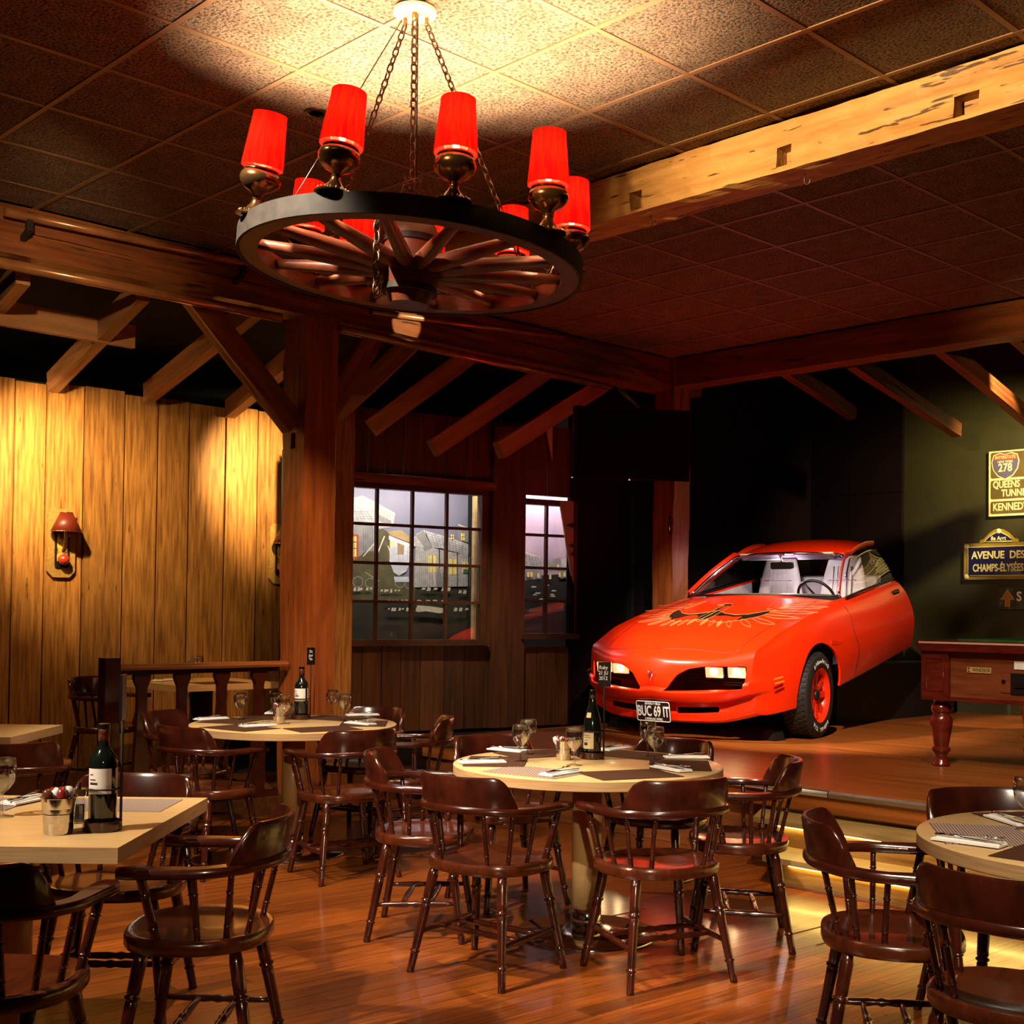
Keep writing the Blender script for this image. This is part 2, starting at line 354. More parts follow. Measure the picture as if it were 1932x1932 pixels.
# ---- ceiling: backing, tiles, tee bars
U0, V0, T = -4.023, 3.657, .60
UL, VF = -7.37, 8.95                         # faces of the two far beams
cei = room_empty('ceiling')
MB().box((-2.2, 3.5, ZC+.05), (10.8, 12.0, .06)).obj('ceiling_backing', M['unlit_black'], cei)
tm = {}
for a in range(-14, 12):
    for b in range(-12, 12):
        v0, v1, u0, u1 = V0+T*a, V0+T*(a+1), U0+T*b, U0+T*(b+1)
        u0 = max(u0, UL); v1 = min(v1, VF)
        if u1-u0 < .05 or v1-v0 < .05: continue
        if not any(vis(R(uu, vv, ZC), 60) for uu in (u0, u1, (u0+u1)/2) for vv in (v0, v1, (v0+v1)/2)): continue
        key = (round(u1-u0, 2), round(v1-v0, 2))
        if key not in tm: tm[key] = MB().box((0, 0, .008), (key[0]-.02, key[1]-.02, .016)).mesh('ceiling_tile', M['tile'])
        link('ceiling_tile', tm[key], cei, ((u0+u1)/2, (v0+v1)/2, ZC), (0, 0, random.choice((0, 0)) ))
for a in range(-8, 10):
    v = V0+T*a
    if v < VF and v > -1.5: MB().box((-2.2, v, ZC+.001), (10.4, .026, .012)).obj('tee_bar', M['tee'], cei)
for b in range(-5, 9):
    u = U0+T*b; MB().box((u, 3.6, ZC+.002), (.026, 10.7, .012)).obj('tee_bar', M['tee'], cei)
# ---- timbers
zb = 3.52
nb = hewn('trim_1', 7.2, .225, .235, M['beam'], None, R(-6.0, 4.953+.1125, zb+.118), ANG_J, jit=.012, seg=.08, seed=4,
          mortises=[(6.0+uv(onwall(px, py, R(0, 4.953).xy, J2))[0], -.11, onwall(px, py, R(0, 4.953).xy, J2).z-(zb+.118), w, .17, .095)
                    for px, py, w in ((1200, 378, .085), (1479, 294, .085), (1822, 196, .115))])
struct(nb)
lb = empty_struct('trim_2', (0, 0, 0), ANG_J)
hewn('upper_timber', 11.0, .25, .15, M['redbeam'], lb, (UL-.125, -1.6, ZC-.085), (0, 0, math.pi/2), seed=8)
hewn('lower_timber', 11.0, .25, .135, M['redbeam'], lb, (UL-.118, -1.6, ZC-.232), (0, 0, math.pi/2), seed=9)
rb = struct(hewn('trim_3', 10.2, .23, .255, M['redbeam'], None, R(UL-.1, VF+.115, 3.63), ANG_J, seed=12))
PV = 5.09
post = empty_struct('trim_4', R(UL-.125, PV, 0), ANG_J)
hewn('post_shaft', 3.50, .27, .27, M['redpost'], post, (0, 0, 0), None, jit=.007, seed=21, axis='Z', mortises=[(.0, -.135, 2.60, .06, .10, .11)])
for (pa, pb), sd in ((((544, 792), (352, 543)), 3), (((606, 792), (728, 596)), 5)):
    A = onwall(*pa, R(UL-.125, 0).xy, I2); B = onwall(*pb, R(UL-.125, 0).xy, I2); d = B-A
    o = hewn('knee_brace', d.length+.08, .10, .16, M['redbeam'], None, None, None, seed=sd, jit=.004)
    o.matrix_world = frame(A-d.normalized()*.05, d, Vector((J2.x, J2.y, 0))); struct(o); o.name = 'trim_5'
cpost = struct(hewn('trim_6', 3.5, .235, .235, M['redpost'], None, R(UL-.06, VF+.10, .44), ANG_J, seed=31, axis='Z'))
# ---- left wall of tall barn planks on the low platform
PZ = .12; UW = -9.55
plat = struct(MB().box((-9.0, 2.0, PZ/2), (3.06, 15.0, PZ)).obj('floor_platform', M['platform'], None, None, ANG_J))
wl = room_empty('wall_left')
seams = [-160, -60, 25.5, 86, 157.6, 234, 297, 356, 424.6, 484.8, 548, 606, 664]
vs_ = [uv(onwall(x, 900, R(UW, 0).xy, I2))[1] for x in seams]
for k in range(len(vs_)-1):
    a, b = vs_[k]+.007, vs_[k+1]-.007; top = 3.15+random.uniform(-.03, .012); dd = random.uniform(0, .008)
    MB().box((UW-.02+dd, (a+b)/2, (top+PZ)/2), (.04, b-a, top-PZ)).obj('plank', M['oldplank'], wl)
MB().box((UW-.08, 3.0, 1.6), (.03, 12.0, 3.1)).obj('wall_backing', M['unlit_black'], wl)
# the dark roof space over the side aisle
rs = room_empty('ceiling_aisle')
m = MB(); m.add([(UL-.25, -3, 3.82), (UL-.25, 9.6, 3.82), (-10.6, 9.6, 3.35), (-10.6, -3, 3.35)], [(0, 1, 2, 3)])
m.add([(UL-.25, -3, 3.86), (UL-.25, 9.6, 3.86), (-10.6, 9.6, 3.39), (-10.6, -3, 3.39)], [(0, 3, 2, 1)]); m.obj('roof_boards', M['unlit_black'], rs)
MB().box((-10.6, 3.3, 2.0), (.05, 12.6, 3.6)).obj('outer_wall', M['unlit_black'], rs)
# ---- window wall
W0 = ondepth(660, 1150, 10.34).xy; W1 = ondepth(1077, 1150, 11.49).xy; DW = (W1-W0).normalized(); AW = math.atan2(DW.y, DW.x)
ww = empty_struct('wall_window', (W0.x, W0.y, 0), AW)
def wt(px, py):   # pixel -> (t, z) on the window wall
    p = onwall(px, py, W0, DW); return (p.xy-W0).dot(DW), p.z
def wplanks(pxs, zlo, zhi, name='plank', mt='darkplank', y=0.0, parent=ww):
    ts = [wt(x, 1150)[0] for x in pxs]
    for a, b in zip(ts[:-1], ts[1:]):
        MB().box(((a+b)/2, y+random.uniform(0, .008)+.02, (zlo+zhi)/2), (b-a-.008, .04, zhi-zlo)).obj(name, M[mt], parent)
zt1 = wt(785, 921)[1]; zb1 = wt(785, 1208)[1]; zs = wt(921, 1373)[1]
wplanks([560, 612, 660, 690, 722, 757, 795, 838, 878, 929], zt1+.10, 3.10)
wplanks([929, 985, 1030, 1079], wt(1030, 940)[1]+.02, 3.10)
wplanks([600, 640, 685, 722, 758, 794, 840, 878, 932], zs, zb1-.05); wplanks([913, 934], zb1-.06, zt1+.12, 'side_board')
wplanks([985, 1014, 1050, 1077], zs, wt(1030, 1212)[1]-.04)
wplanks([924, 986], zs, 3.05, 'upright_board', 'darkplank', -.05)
o = hewn('header', wt(928, 1150)[0]-wt(560, 1150)[0], .09, .075, M['redbeam'], ww, (wt(560, 1150)[0], -.01, zt1+.055), seed=6, jit=.004)
MB().box((wt(745, 1150)[0], .06, zs/2), (3.4, .02, zs)).obj('wall_backing', M['unlit_black'], ww)
MB().box(((wt(1077, 1150)[0]-.15)/2, -.05, (zs+PZ)/2-.02), (wt(1077, 1150)[0]+.15, .10, zs-PZ-.02)).obj('dark_plinth', M['black'], ww)
st = struct(MB().box((0, 0, 1.55), (.16, .045, 2.95)).obj('trim_7', M['oldplank'], None, (*ondepth(645, 1150, 10.0).xy, 0), AW))
M['frame'] = mat('window_frame_wood', (.085, .032, .010), (.05, .018, .006), rough=.5, ns=5)
def window(name, px0, px1, pxm, ztop, zbot, rows, depth=.05, pxl=None):
    w = empty_struct(name, (W0.x, W0.y, 0), AW)
    t0, t1 = wt(px0, 1150)[0], wt(px1, 1150)[0]; ms = [wt(x, 1150)[0] for x in pxm]
    fr = M['frame']; y = .03
    for t in (t0, t1): MB().box((t, y, (ztop+zbot)/2), (.055, .09, ztop-zbot+.06)).obj('jamb', fr, w)
    MB().box(((t0+t1)/2, y, ztop), (t1-t0+.05, .09, .05)).obj('head', fr, w)
    MB().box(((t0+t1)/2, y-.03, zbot-.02), (t1-t0+.05, .15, .05)).obj('sill', fr, w)
    for t in ms: MB().box((t, y, (ztop+zbot)/2), (.024, .035, ztop-zbot)).obj('muntin', fr, w)
    zs_ = [zbot+(ztop-zbot)*k/rows for k in range(rows+1)]
    for z in zs_[1:-1]: MB().box(((t0+t1)/2, y-.002, z), (t1-t0, .04, .024)).obj('muntin', fr, w)
    cols = [t0]+ms+[t1]
    for a, b in zip(cols[:-1], cols[1:]):
        for c, d in zip(zs_[:-1], zs_[1:]):
            MB().box(((a+b)/2, y+.005, (c+d)/2), (b-a-.01, .004, d-c-.01)).obj('pane', M['pane'], w)
    return w
window('window_1', 600, 911, [644, 711, 778, 843], zt1+.0, zb1, 4)
window('window_2', 983, 1081, [1032], wt(1030, 948)[1], wt(1030, 1196)[1], 4)
# ---- stage, steps, nosing, strip lights
VS = 6.06; ZS = .44; run = .265; rise = ZS/3
stage = struct(MB().box((-1.0, VS+4.0, ZS-.06), (13.0, 8.0, .12)).obj('floor_stage', M['stage'], None, None, ANG_J))
stp = room_empty('trim_8')
MB().box((-1.2, VS+.06, (ZS-.12)/2), (12.5, .04, ZS-.12)).obj('riser', M['redbeam'], stp)
ul = uv(onz(1362, 1612, rise))[0]
M['led'] = mat('led_strip', (1, .8, .3), emit=(1, .66, .16), es=11)
M['tread'] = mat('step_tread', (.30, .2, .075), (.22, .14, .05), rough=.4, ns=5, scale=(1, 8, 8))
M['riserwood'] = mat('step_riser', (.36, .19, .05), (.20, .10, .025), rough=.5, ns=4, scale=(1, 9, 9))
for k in (1, 2):
    z = ZS-rise*k; v1 = VS-run*(k-1); v0 = VS-run*k; ua = ul+(.0 if k == 2 else -.25); ub = 2.2
    MB().add([(ua, v1+.05, z), (ub, v1+.05, z), (ub, v0, z), (ua+.16, v0, z), (ua, v1+.05, z-.03), (ub, v1+.05, z-.03), (ub, v0, z-.03), (ua+.16, v0, z-.03)],
             [(0, 1, 2, 3), (7, 6, 5, 4), (0, 4, 5, 1), (1, 5, 6, 2), (2, 6, 7, 3), (3, 7, 4, 0)]).obj('tread', M['tread'], stp)
    MB().box(((ua+.22+ub)/2, v0+.065, (z-.03+z-rise)/2), (ub-ua-.22, .03, rise-.03)).obj('step_riser', M['riserwood'], stp)
    MB().box(((ua+.3+ub)/2, v0+.040, z-.036), (ub-ua-.3, .012, .010)).obj('strip_light', M['led'], stp)
MB().box((0, VS+.03, ZS-.075), (9.0, .03, .11)).obj('stage_fascia', M['riserwood'], stp)
M['nosing'] = mat('steel_nosing', (.82, .76, .72), rough=.42, metal=1)
uj = uv(onz(1559, 1495, ZS))[0]
MB().lathe([(.021, 0), (.021, 1)], (UL, VS+.005, ZS-.016), (uj-.003, VS+.005, ZS-.016), 14).obj('nosing_rail', M['brushed'], stp)
MB().lathe([(.021, 0), (.021, 1)], (uj+.003, VS+.005, ZS-.016), (2.2, VS+.005, ZS-.016), 14).obj('nosing_rail', M['nosing'], stp)
MB().box(((ul+.2+2.2)/2, 5.53-.012+.05, .006), (2.0-ul, .02, .012)).obj('base_strip', M['brushed'], stp)
MB().box((UL-.02, 8.2, (ZS)/2), (.04, 4.4, ZS-.01)).obj('stage_side', M['black'], stp)
# ---- black walls round the stage, olive wall with the signs
VB = 12.2
bw = room_empty('wall_back'); u_end = uv(onwall(1705, 1000, R(0, VB).xy, J2))[0]; u_s = uv(onwall(1606, 900, R(0, VB).xy, J2))[0]
UB = uv(W1)[0]+.02; vb0 = uv(W1)[1]-.02
zh = onwall(1500, 942, R(0, VB).xy, J2).z
for a, b in ((UB-.3, u_s-.004), (u_s+.004, u_end)):
    for c, d in ((ZS, zh-.003), (zh+.003, 4.6)):
        MB().box(((a+b)/2, VB-.02, (c+d)/2), (b-a, .05, d-c)).obj('wall_panel', M['blackwall'], bw)
struct(MB().box((UB-.03, (vb0+VB)/2, 2.3), (.06, VB-vb0, 4.4)).obj('wall_side', M['blackwall'], None, None, ANG_J))
struct(MB().box(((u_end+4)/2, VB+.03, 2.3), (4-u_end, .05, 4.5)).obj('wall_sign', M['olive'], None, None, ANG_J))
struct(MB().box((-2.5, 10.8, 4.3), (14.0, 3.4, .05)).obj('ceiling_stage', M['unlit_black'], None, None, ANG_J))
# walls behind and beside the camera close the room
struct(MB().box((-3.0, -2.2, 2.0), (14.0, .05, 4.2)).obj('wall_near', M['redbeam'], None, None, ANG_J))
struct(MB().box((3.4, 5.0, 2.0), (.05, 15.0, 4.6)).obj('wall_right', M['redbeam'], None, None, ANG_J))
# ---- rafters over the aisle and over the stage
def rafter(A, B, w=.085, h=.15, mt='rafter', seed=1, ext=1.0):
    d = (B-A)*ext; o = hewn('rafter', d.length, w, h, M[mt], None, None, None, seed=seed, jit=.003, seg=.3)
    side = d.cross(Vector((0, 0, 1))).normalized(); o.matrix_world = frame(A, d, side); o.name = 'trim_9'; return struct(o)
lw = lambda px, py: onwall(px, py, R(UW+.12, 0).xy, I2)
bt = lambda px, py: onwall(px, py, R(UL-.50, 0).xy, I2)
w2 = lambda px, py: onwall(px, py, W0+Vector((.12, -.25)), DW)
for k, (a, b) in enumerate([((100, 722), (234, 583)), ((280, 742), (442, 612)), ((434, 772), (545, 680)), ((-60, 640), (22, 540))]): rafter(lw(*a), bt(*b), seed=k+40, ext=1.22)
for k, (a, b) in enumerate([((632, 782), (792, 632)), ((700, 808), (874, 680)), ((816, 846), (1020, 706)), ((940, 850), (1120, 735))]): rafter(w2(*a), bt(*b), seed=k+50, ext=1.15)
A = onwall(-30, 585, R(-8.3, 0).xy, I2); B = onwall(252, 636, R(-8.3, 0).xy, I2); rafter(A, B, .05, .16, seed=61)
sv = lambda px, py, v: onwall(px, py, R(0, v).xy, J2)
for k, (a, b) in enumerate([((1475, 690), (1608, 780)), ((1606, 680), (1806, 812)), ((1775, 652), (1990, 830)), ((1915, 628), (2100, 800))]): rafter(sv(*b, 11.4), sv(*a, 9.2), .09, .13, 'redbeam', k+70)
# ---- conduits along the left beam
def pipe(pa, pb, off, r, name='trim_10', brackets=()):
    ln = R(UL+off, 0).xy; A = onwall(*pa, ln, I2); B = onwall(*pb, ln, I2)
    p = empty_struct(name, (0, 0, 0)); MB().lathe([(r, 0), (r, 1)], A, B, 14).obj('conduit', M['pipe'], p); return p, A, B
p, A, B = pipe((8, 399), (470, 498), .10, .026)
for f in (.09, .97):
    q = A.lerp(B, f); MB().box(q+Vector((0, 0, -.03)), (.035, .035, .11), Matrix.Rotation(ANG_J, 3, 'Z')).obj('clamp', M['iron'], p)
    MB().bar(q+Vector((-.0, 0, -.08)), q+Vector((-.07, .07, -.115)), .03, .03).obj('bracket', M['iron'], p)
pipe((-20, 492), (530, 600), .05, .032); pipe((700, 588), (1062, 636), .07, .022); pipe((640, 620), (1150, 730), .04, .03)
# ================================================================= CHAIRS
def turned(L, r0, r1, beads):
    """radius profile (r, fraction) of a turned leg or spindle: belly, beads and tapers"""
    pr = []
    n = 12
    ts = sorted(set([k/n for k in range(n+1)] + [b+d for b in beads for d in (-.03, -.018, -.006, .006, .018, .03)]))
    for t in ts:
        r = r0+(r1-r0)*t
        for b in beads:
            d = abs(t-b)
            if d <= .007: r *= 1.22
            elif d <= .02: r *= .86
        pr.append((r, t))
    return pr
def bow(a, rx, ry):   # horseshoe of the arm bow, a in [-1, 1]; straight arms joined by a half ellipse at the back
    q = a*math.pi*.5
    if abs(a) <= .72:
        q = a/.72*math.pi/2; return Vector((rx*math.sin(q), -.02-ry*math.cos(q), 0))
    s = (abs(a)-.72)/.28; sg = 1 if a > 0 else -1
    return Vector((sg*(rx+.004*s), -.02+.20*s, 0))
def make_chair():
    c = thing('captain_chair', 'dark mahogany captain chair', 'chair', (0, 0, 0))
    W = M['mahog']
    # saddle seat
    m = MB(); n = 36; rows = []
    def outline(q):
        x, y = math.cos(q), math.sin(q); e = .78
        X = .245*math.copysign(abs(x)**e, x); Y = .215*math.copysign(abs(y)**e, y)
        if y < 0: X *= 1-.10*abs(y)
        return X, Y
    prof = [(0, .436), (.5, .436), (.8, .441), (.93, .451), (.985, .452), (1.0, .443), (1.0, .420), (.975, .410), (.9, .408), (0, .408)]
    for r, z in prof:
        rows.append([(outline(2*math.pi*k/n)[0]*max(r, .001), outline(2*math.pi*k/n)[1]*max(r, .001), z+(.006*abs(math.cos(2*math.pi*k/n)) if 0 < r < .95 and z > .42 else 0)) for k in range(n)])
    m.grid(rows, closed=True); m.obj('seat', M['seat'], c, merge=True, sharp=50)
    # legs, splayed
    lp = turned(.45, .0215, .0145, (.33, .80)); lp[0] = (.016, 0)
    for sx in (-1, 1):
        for sy in (-1, 1):
            MB().lathe(lp, (sx*.165, sy*.135-.005, .415), (sx*.225, sy*.205-.01, 0), 12).obj('leg', W, c)
    legpt = lambda sx, sy, z: Vector((sx*.165, sy*.135-.005, .415)).lerp(Vector((sx*.225, sy*.205-.01, 0)), (.415-z)/.415)
    stp_ = [(.008, 0), (.010, .12), (.0135, .38), (.010, .45), (.015, .5), (.010, .55), (.0135, .62), (.010, .88), (.008, 1)]
    for sx in (-1, 1): MB().lathe(stp_, legpt(sx, -1, .155), legpt(sx, 1, .165), 10).obj('side_stretcher', W, c)
    for f in (.33, .67):
        MB().lathe(stp_, legpt(-1, -1, .155).lerp(legpt(-1, 1, .165), f), legpt(1, -1, .155).lerp(legpt(1, 1, .165), f), 10).obj('cross_stretcher', W, c)
    # arm bow: flat section swept along the horseshoe
    rx, ry, zb_ = .250, .225, .655
    m = MB(); rows = []; K = 40
    for k in range(K+1):
        a = -1+2*k/K; p = bow(a, rx, ry); t = (bow(min(1, a+.02), rx, ry)-bow(max(-1, a-.02), rx, ry)).normalized(); nn = Vector((t.y, -t.x, 0))
        wd = .027 if abs(a) < .7 else .027+.010*min(1, (abs(a)-.7)/.2)
        if abs(a) > .97: wd *= .6
        hh = .0145; z = zb_+.012*max(0, 1-abs(a)/.7)
        rows.append([(p+nn*x_)+Vector((0, 0, z+z_)) for x_, z_ in ((-wd, -hh*.5), (-wd, hh*.5), (-wd*.8, hh), (wd*.8, hh), (wd, hh*.5), (wd, -hh*.5), (wd*.8, -hh), (-wd*.8, -hh))])
    m.grid(rows, closed=True); m.f += [tuple(range(8)), tuple(K*8+q for q in range(7, -1, -1))]; m.m += [0, 0]; m.sm += [False, False]
    m.obj('arm_bow', W, c, sharp=45)
    # raised comb on the back of the bow
    m = MB(); rows = []; K = 28
    for k in range(K+1):
        a = (-1+2*k/K); b = a*.50; p = bow(b, rx, ry); t = (bow(b+.02, rx, ry)-bow(b-.02, rx, ry)).normalized(); nn = Vector((t.y, -t.x, 0))
        hgt = .125*(1-max(0, (abs(a)-.62)/.38)**2.2)+.004; th = .013; lean = .022
        z0 = zb_+.008
        rows.append([p+nn*(x_+lean*(z_/.125)*(1 if True else 0))+Vector((0, 0, z0+z_)) for x_, z_ in ((-th, 0), (-th*.9, hgt*.9), (-th*.4, hgt), (th*.4, hgt), (th*.9, hgt*.9), (th, 0))])
    m.grid(rows, closed=True); m.f += [tuple(range(6)), tuple(K*6+q for q in range(5, -1, -1))]; m.m += [0, 0]; m.sm += [False, False]
    m.obj('backrest', W, c, sharp=50)
    # spindles between seat and bow
    sp_ = turned(.22, .0095, .0095, (.22, .72))
    for a in (-.98, -.74, -.5, -.26, .26, .5, .74, .98):
        top = bow(a*.93, rx-.004, ry-.004); q = math.atan2(top.y, top.x); o = outline(q); k = .86 if abs(a) < .9 else .83
        base = Vector((o[0]*k, o[1]*k if abs(a) < .9 else .075, .445))
        if abs(a) > .9: base.x = math.copysign(.212, a)
        pr = sp_ if abs(a) < .9 else [(r*1.45, t) for r, t in sp_]
        MB().lathe(pr, base, (top.x, top.y, zb_-.008), 9).obj('arm_post' if abs(a) > .9 else 'spindle', W, c)
    return c
chair0 = make_chair(); chair_used = [False]
def chair(x, y, face, label, group=None, z=0.0):
    """face: the direction the sitter looks, degrees from +X"""
    rot = math.radians(face-90)
    if not chair_used[0]:
        chair_used[0] = True; c = chair0; c.location = (x, y, z); c.rotation_euler = (0, 0, rot); c['label'] = label
    else: c = dup(chair0, (x, y, z), rot, label)
    if group: c['group'] = group
    elif 'group' in c: del c['group']
    return c
# ================================================================= TABLES
T1 = Vector((.218, 5.58)); T2 = Vector((-1.43, 7.35)); T3 = Vector((1.762, 3.80)); TZ = .75
def round_table(p, label, r=.595, base_r=.315, colr=.066, steel_foot=True):
    t = thing('round_table', label, 'table', (p.x, p.y, 0), .3, 'round dining tables')
    m = MB(); m.lathe([(0, 0), (r-.004, 0), (r, .003), (r, .041), (r-.004, .044), (0, .044)], (0, 0, TZ-.044), n=72, cap=False)
    for k, f in enumerate(m.f):
        zz = [m.v[i][2] for i in f]; m.m[k] = 0 if min(zz) > TZ-.0045 else 1
    m.obj('table_top', [M['ash'], M['ashedge']], t, merge=True, sharp=40)
    MB().lathe([(colr, .115), (colr, TZ-.044)], n=36).obj('column', M['ashcol'], t)
    MB().lathe([(colr+.001, .012), (colr+.001, .118)], n=36).obj('column_sleeve', M['steel'], t)
    MB().lathe([(base_r, 0), (base_r, .006), (base_r-.008, .014), (.09, .022), (0, .022)], n=64).obj('base_plate', M['steel'], t, sharp=50)
    return t
round_table(T1, 'round ash table on a steel foot, laid before the red car')
round_table(T2, 'round ash table on a pale column beside the tall timber post')
round_table(T3, 'round ash table beside the lit stage steps')
def square_table(name, cx, cy, w, d, ang, label, z=0.0, col='ashcol', colr=.066, cofs=(0, 0)):
    t = thing(name, label, 'table', (cx, cy, z), ang, 'square dining tables')
    m = MB(); m.box((0, 0, TZ-.0225), (w, d, .045))
    m.m = [1]*6; m.m[5] = 0
    m.obj('table_top', [M['ash'], M['ashedge']], t)
    MB().lathe([(colr, .02), (colr, TZ-.045)], (cofs[0], cofs[1], 0), n=32).obj('column', M[col], t)
    MB().lathe([(.27, 0), (.27, .01), (.09, .022), (0, .022)], (cofs[0], cofs[1], 0), n=48).obj('base_plate', M['steel'], t, sharp=50)
    return t
S1 = Vector((-1.66, 3.972)); square_table('square_table', S1.x, S1.y, .99, .94, 0, 'square ash table with a steel bucket and wine bottle on it', cofs=(.005, 0))
cS2 = onz(333, 1294, TZ+PZ).xy; S2 = cS2+I2*.42-J2*.40
square_table('square_table', S2.x, S2.y, .80, .84, ANG_J, 'square ash table on a dark column behind the baluster rail', PZ, 'mahog', .085)
cS3 = onz(20, 1391, TZ).xy; square_table('square_table', cS3.x-.40, cS3.y+.35, .80, .70, 0, 'square ash table behind the chair by the plank wall', 0)
# chairs round the near table
G1 = 'chairs round the table before the car'
for (dx, dy), lab in (((-.405, -.575), 'captain chair at the car-side table, its back to the front, comb over its left end'),
                      ((.255, -.60), 'captain chair with a red-lit seat, back turned to the front, at the car-side table'),
                      ((-.72, .03), 'captain chair turned side-on between the two round tables'),
                      ((.66, -.06), 'captain chair beside the dark end of the stage steps'),
                      ((-.36, .60), 'captain chair facing front across the car-side table, glossy blue glint on its comb'),
                      ((.36, .54), 'captain chair facing front under the car bumper, between table and stage')):
    chair(T1.x+dx, T1.y+dy, math.degrees(math.atan2(-dy, -dx)), lab)
for (dx, dy), lab in (((-.36, -.50), 'captain chair with its back to the bottle on the square table, at the post-side table'),
                      ((.39, -.58), 'captain chair backing onto the car-side table, at the post-side table'),
                      ((-.66, .20), 'captain chair in front of the balusters at the post-side table'),
                      ((.66, .05), 'captain chair below the window at the post-side table'),
                      ((.30, .60), 'captain chair at the post-side table, hidden behind its wine glasses')):
    chair(T2.x+dx, T2.y+dy, math.degrees(math.atan2(-dy, -dx)), lab)
chair(-1.03, 3.88, 181, 'captain chair side-on at the end of the square table with the bucket')
chair(-1.43, 3.30, 88, 'captain chair with its back to the front, tucked at the square bucket table')
chair(-1.50, 4.50, 271, 'captain chair behind the bottle and bucket, facing front under the square table')
chair(-2.50, 5.95, 115, 'captain chair seen beyond the wine glass, below the plank wall')
chair(-3.08, 9.0, -12, 'captain chair behind the newel post and baluster rail', z=PZ)
chair(T3.x-.66, T3.y+.12, -10, 'captain chair side-on before the glowing stage steps')
chair(T3.x-.50, T3.y-.54, 47, 'captain chair with its wide back to the front at the stage-step table')
chair(T3.x-.12, T3.y+.60, 281, 'captain chair facing front at the stage-step table, against the steel nosing')
# ================================================================= BALUSTER RAIL on the platform edge
rail = thing('baluster_rail', 'dark baluster rail with a square newel post on the low platform', 'railing', R(UL-.16, 0, PZ), ANG_I)
va, vb = uv(onwall(207, 1250, R(UL-.16, 0).xy, I2))[1], PV-.16
rz = onwall(380, 1251, R(UL-.16, 0).xy, I2).z-PZ
def rl(v): return v
MB().box((va, 0, (rz+.045)/2), (.10, .10, rz+.045)).obj('newel_post', M['mahog'], rail)
m = MB(); K = 10
m.grid([[(x, y, z) for y, z in ((-.055, rz-.035), (-.06, rz-.018), (-.045, rz-.002), (0, rz+.004), (.045, rz-.002), (.06, rz-.018), (.055, rz-.035))] for x in (va+.05, vb)], closed=True)
m.f += [tuple(range(7)), tuple(range(13, 6, -1))]; m.m += [0]*2; m.sm += [False]*2
m.obj('handrail', M['redbeam'], rail, sharp=40)
MB().box(((va+vb)/2, 0, rz-.05), (vb-va-.1, .05, .03)).obj('under_rail', M['mahog'], rail)
MB().box(((va+vb)/2, 0, .02), (vb-va-.1, .06, .04)).obj('bottom_rail', M['mahog'], rail)
bal = [(-.055, .94), (-.055, .90), (-.032, .84), (-.03, .72), (-.05, .30), (-.052, .14), (-.045, .07), (-.055, .04)]
zz_ = rz-.06
poly = [(x, .04+(z-.04)/.90*(zz_-.04)) for x, z in bal]; poly = poly+[(-x, z) for x, z in reversed(poly)]
bm_ = MB().prism(poly, -.02, .02, M=Matrix.Rotation(math.pi/2, 4, 'X')).mesh('baluster', M['mahog'])
for px in (266, 342, 417, 487): link('baluster', bm_, rail, (uv(onwall(px, 1350, R(UL-.16, 0).xy, I2))[1], 0, 0))
# ================================================================= WAGON WHEEL CHANDELIER
can = onz(783, 14, ZC); cc = Vector((can.x, can.y))
dz_ = can.y
wc = ondepth(777, 494, cc.y); WR = .665; WZ = wc.z
tilt = Euler((math.radians(-1.0), math.radians(3.6), 0)).to_matrix()
ch = thing('wagon_wheel_chandelier', 'wagon wheel chandelier with red pleated lamp shades hung on chains', 'chandelier', (wc.x, wc.y, WZ))
TM = tilt.to_4x4()
def tl(p): return tilt @ Vector(p)
M['rimwood'] = mat('wheel_wood', (.13, .032, .012), (.06, .014, .006), rough=.4, ns=5, scale=(3, 3, 9), ramp=(.3, .7))
M['spoke'] = mat('spoke_wood', (.15, .036, .013), (.07, .016, .006), rough=.4, ns=4, scale=(4, 4, 4), ramp=(.3, .7), rand=.3)
# iron tyre and wooden felloe
n = 72
def ring(prof): return [[tl((r*math.cos(2*math.pi*k/n), r*math.sin(2*math.pi*k/n), z)) for k in range(n)] for r, z in prof]
m = MB(); m.grid(ring([(WR-.012, -.036), (WR, -.037), (WR, .037), (WR-.012, .036), (WR-.012, -.036)]), closed=True); m.obj('iron_tyre', M['iron'], ch, sharp=40)
m = MB(); m.grid(ring([(WR-.013, -.033), (WR-.013, .033), (WR-.078, .033), (WR-.08, -.033), (WR-.013, -.033)]), closed=True); m.obj('felloe', M['rimwood'], ch, sharp=40)
m = MB(); m.lathe([(0, -.17), (.075, -.17), (.082, -.15), (.105, -.10), (.118, -.03), (.12, .03), (.105, .09), (.085, .14), (.07, .16), (0, .16)], n=28)
m.v = [tuple(tl(p)) for p in m.v]; m.obj('hub', M['spoke'], ch, sharp=40)
for z_, r_ in ((-.115, .103), (.075, .112)):
    m = MB(); m.lathe([(r_-.003, z_-.012), (r_+.005, z_-.012), (r_+.004, z_+.012), (r_-.003, z_+.012)], n=28); m.v = [tuple(tl(p)) for p in m.v]; m.obj('hub_band', M['iron'], ch, sharp=40)
NS = 14
sm_ = MB().lathe([(.026, 0), (.032, .12), (.030, .35), (.026, .6), (.021, .85), (.019, 1)], (.10, 0, -.03), (WR-.06, 0, .0), 10).mesh('spoke', M['spoke'])
for k in range(NS):
    o = link('spoke', sm_, ch); o.matrix_local = TM @ Matrix.Rotation(2*math.pi*(k+.35)/NS, 4, 'Z')
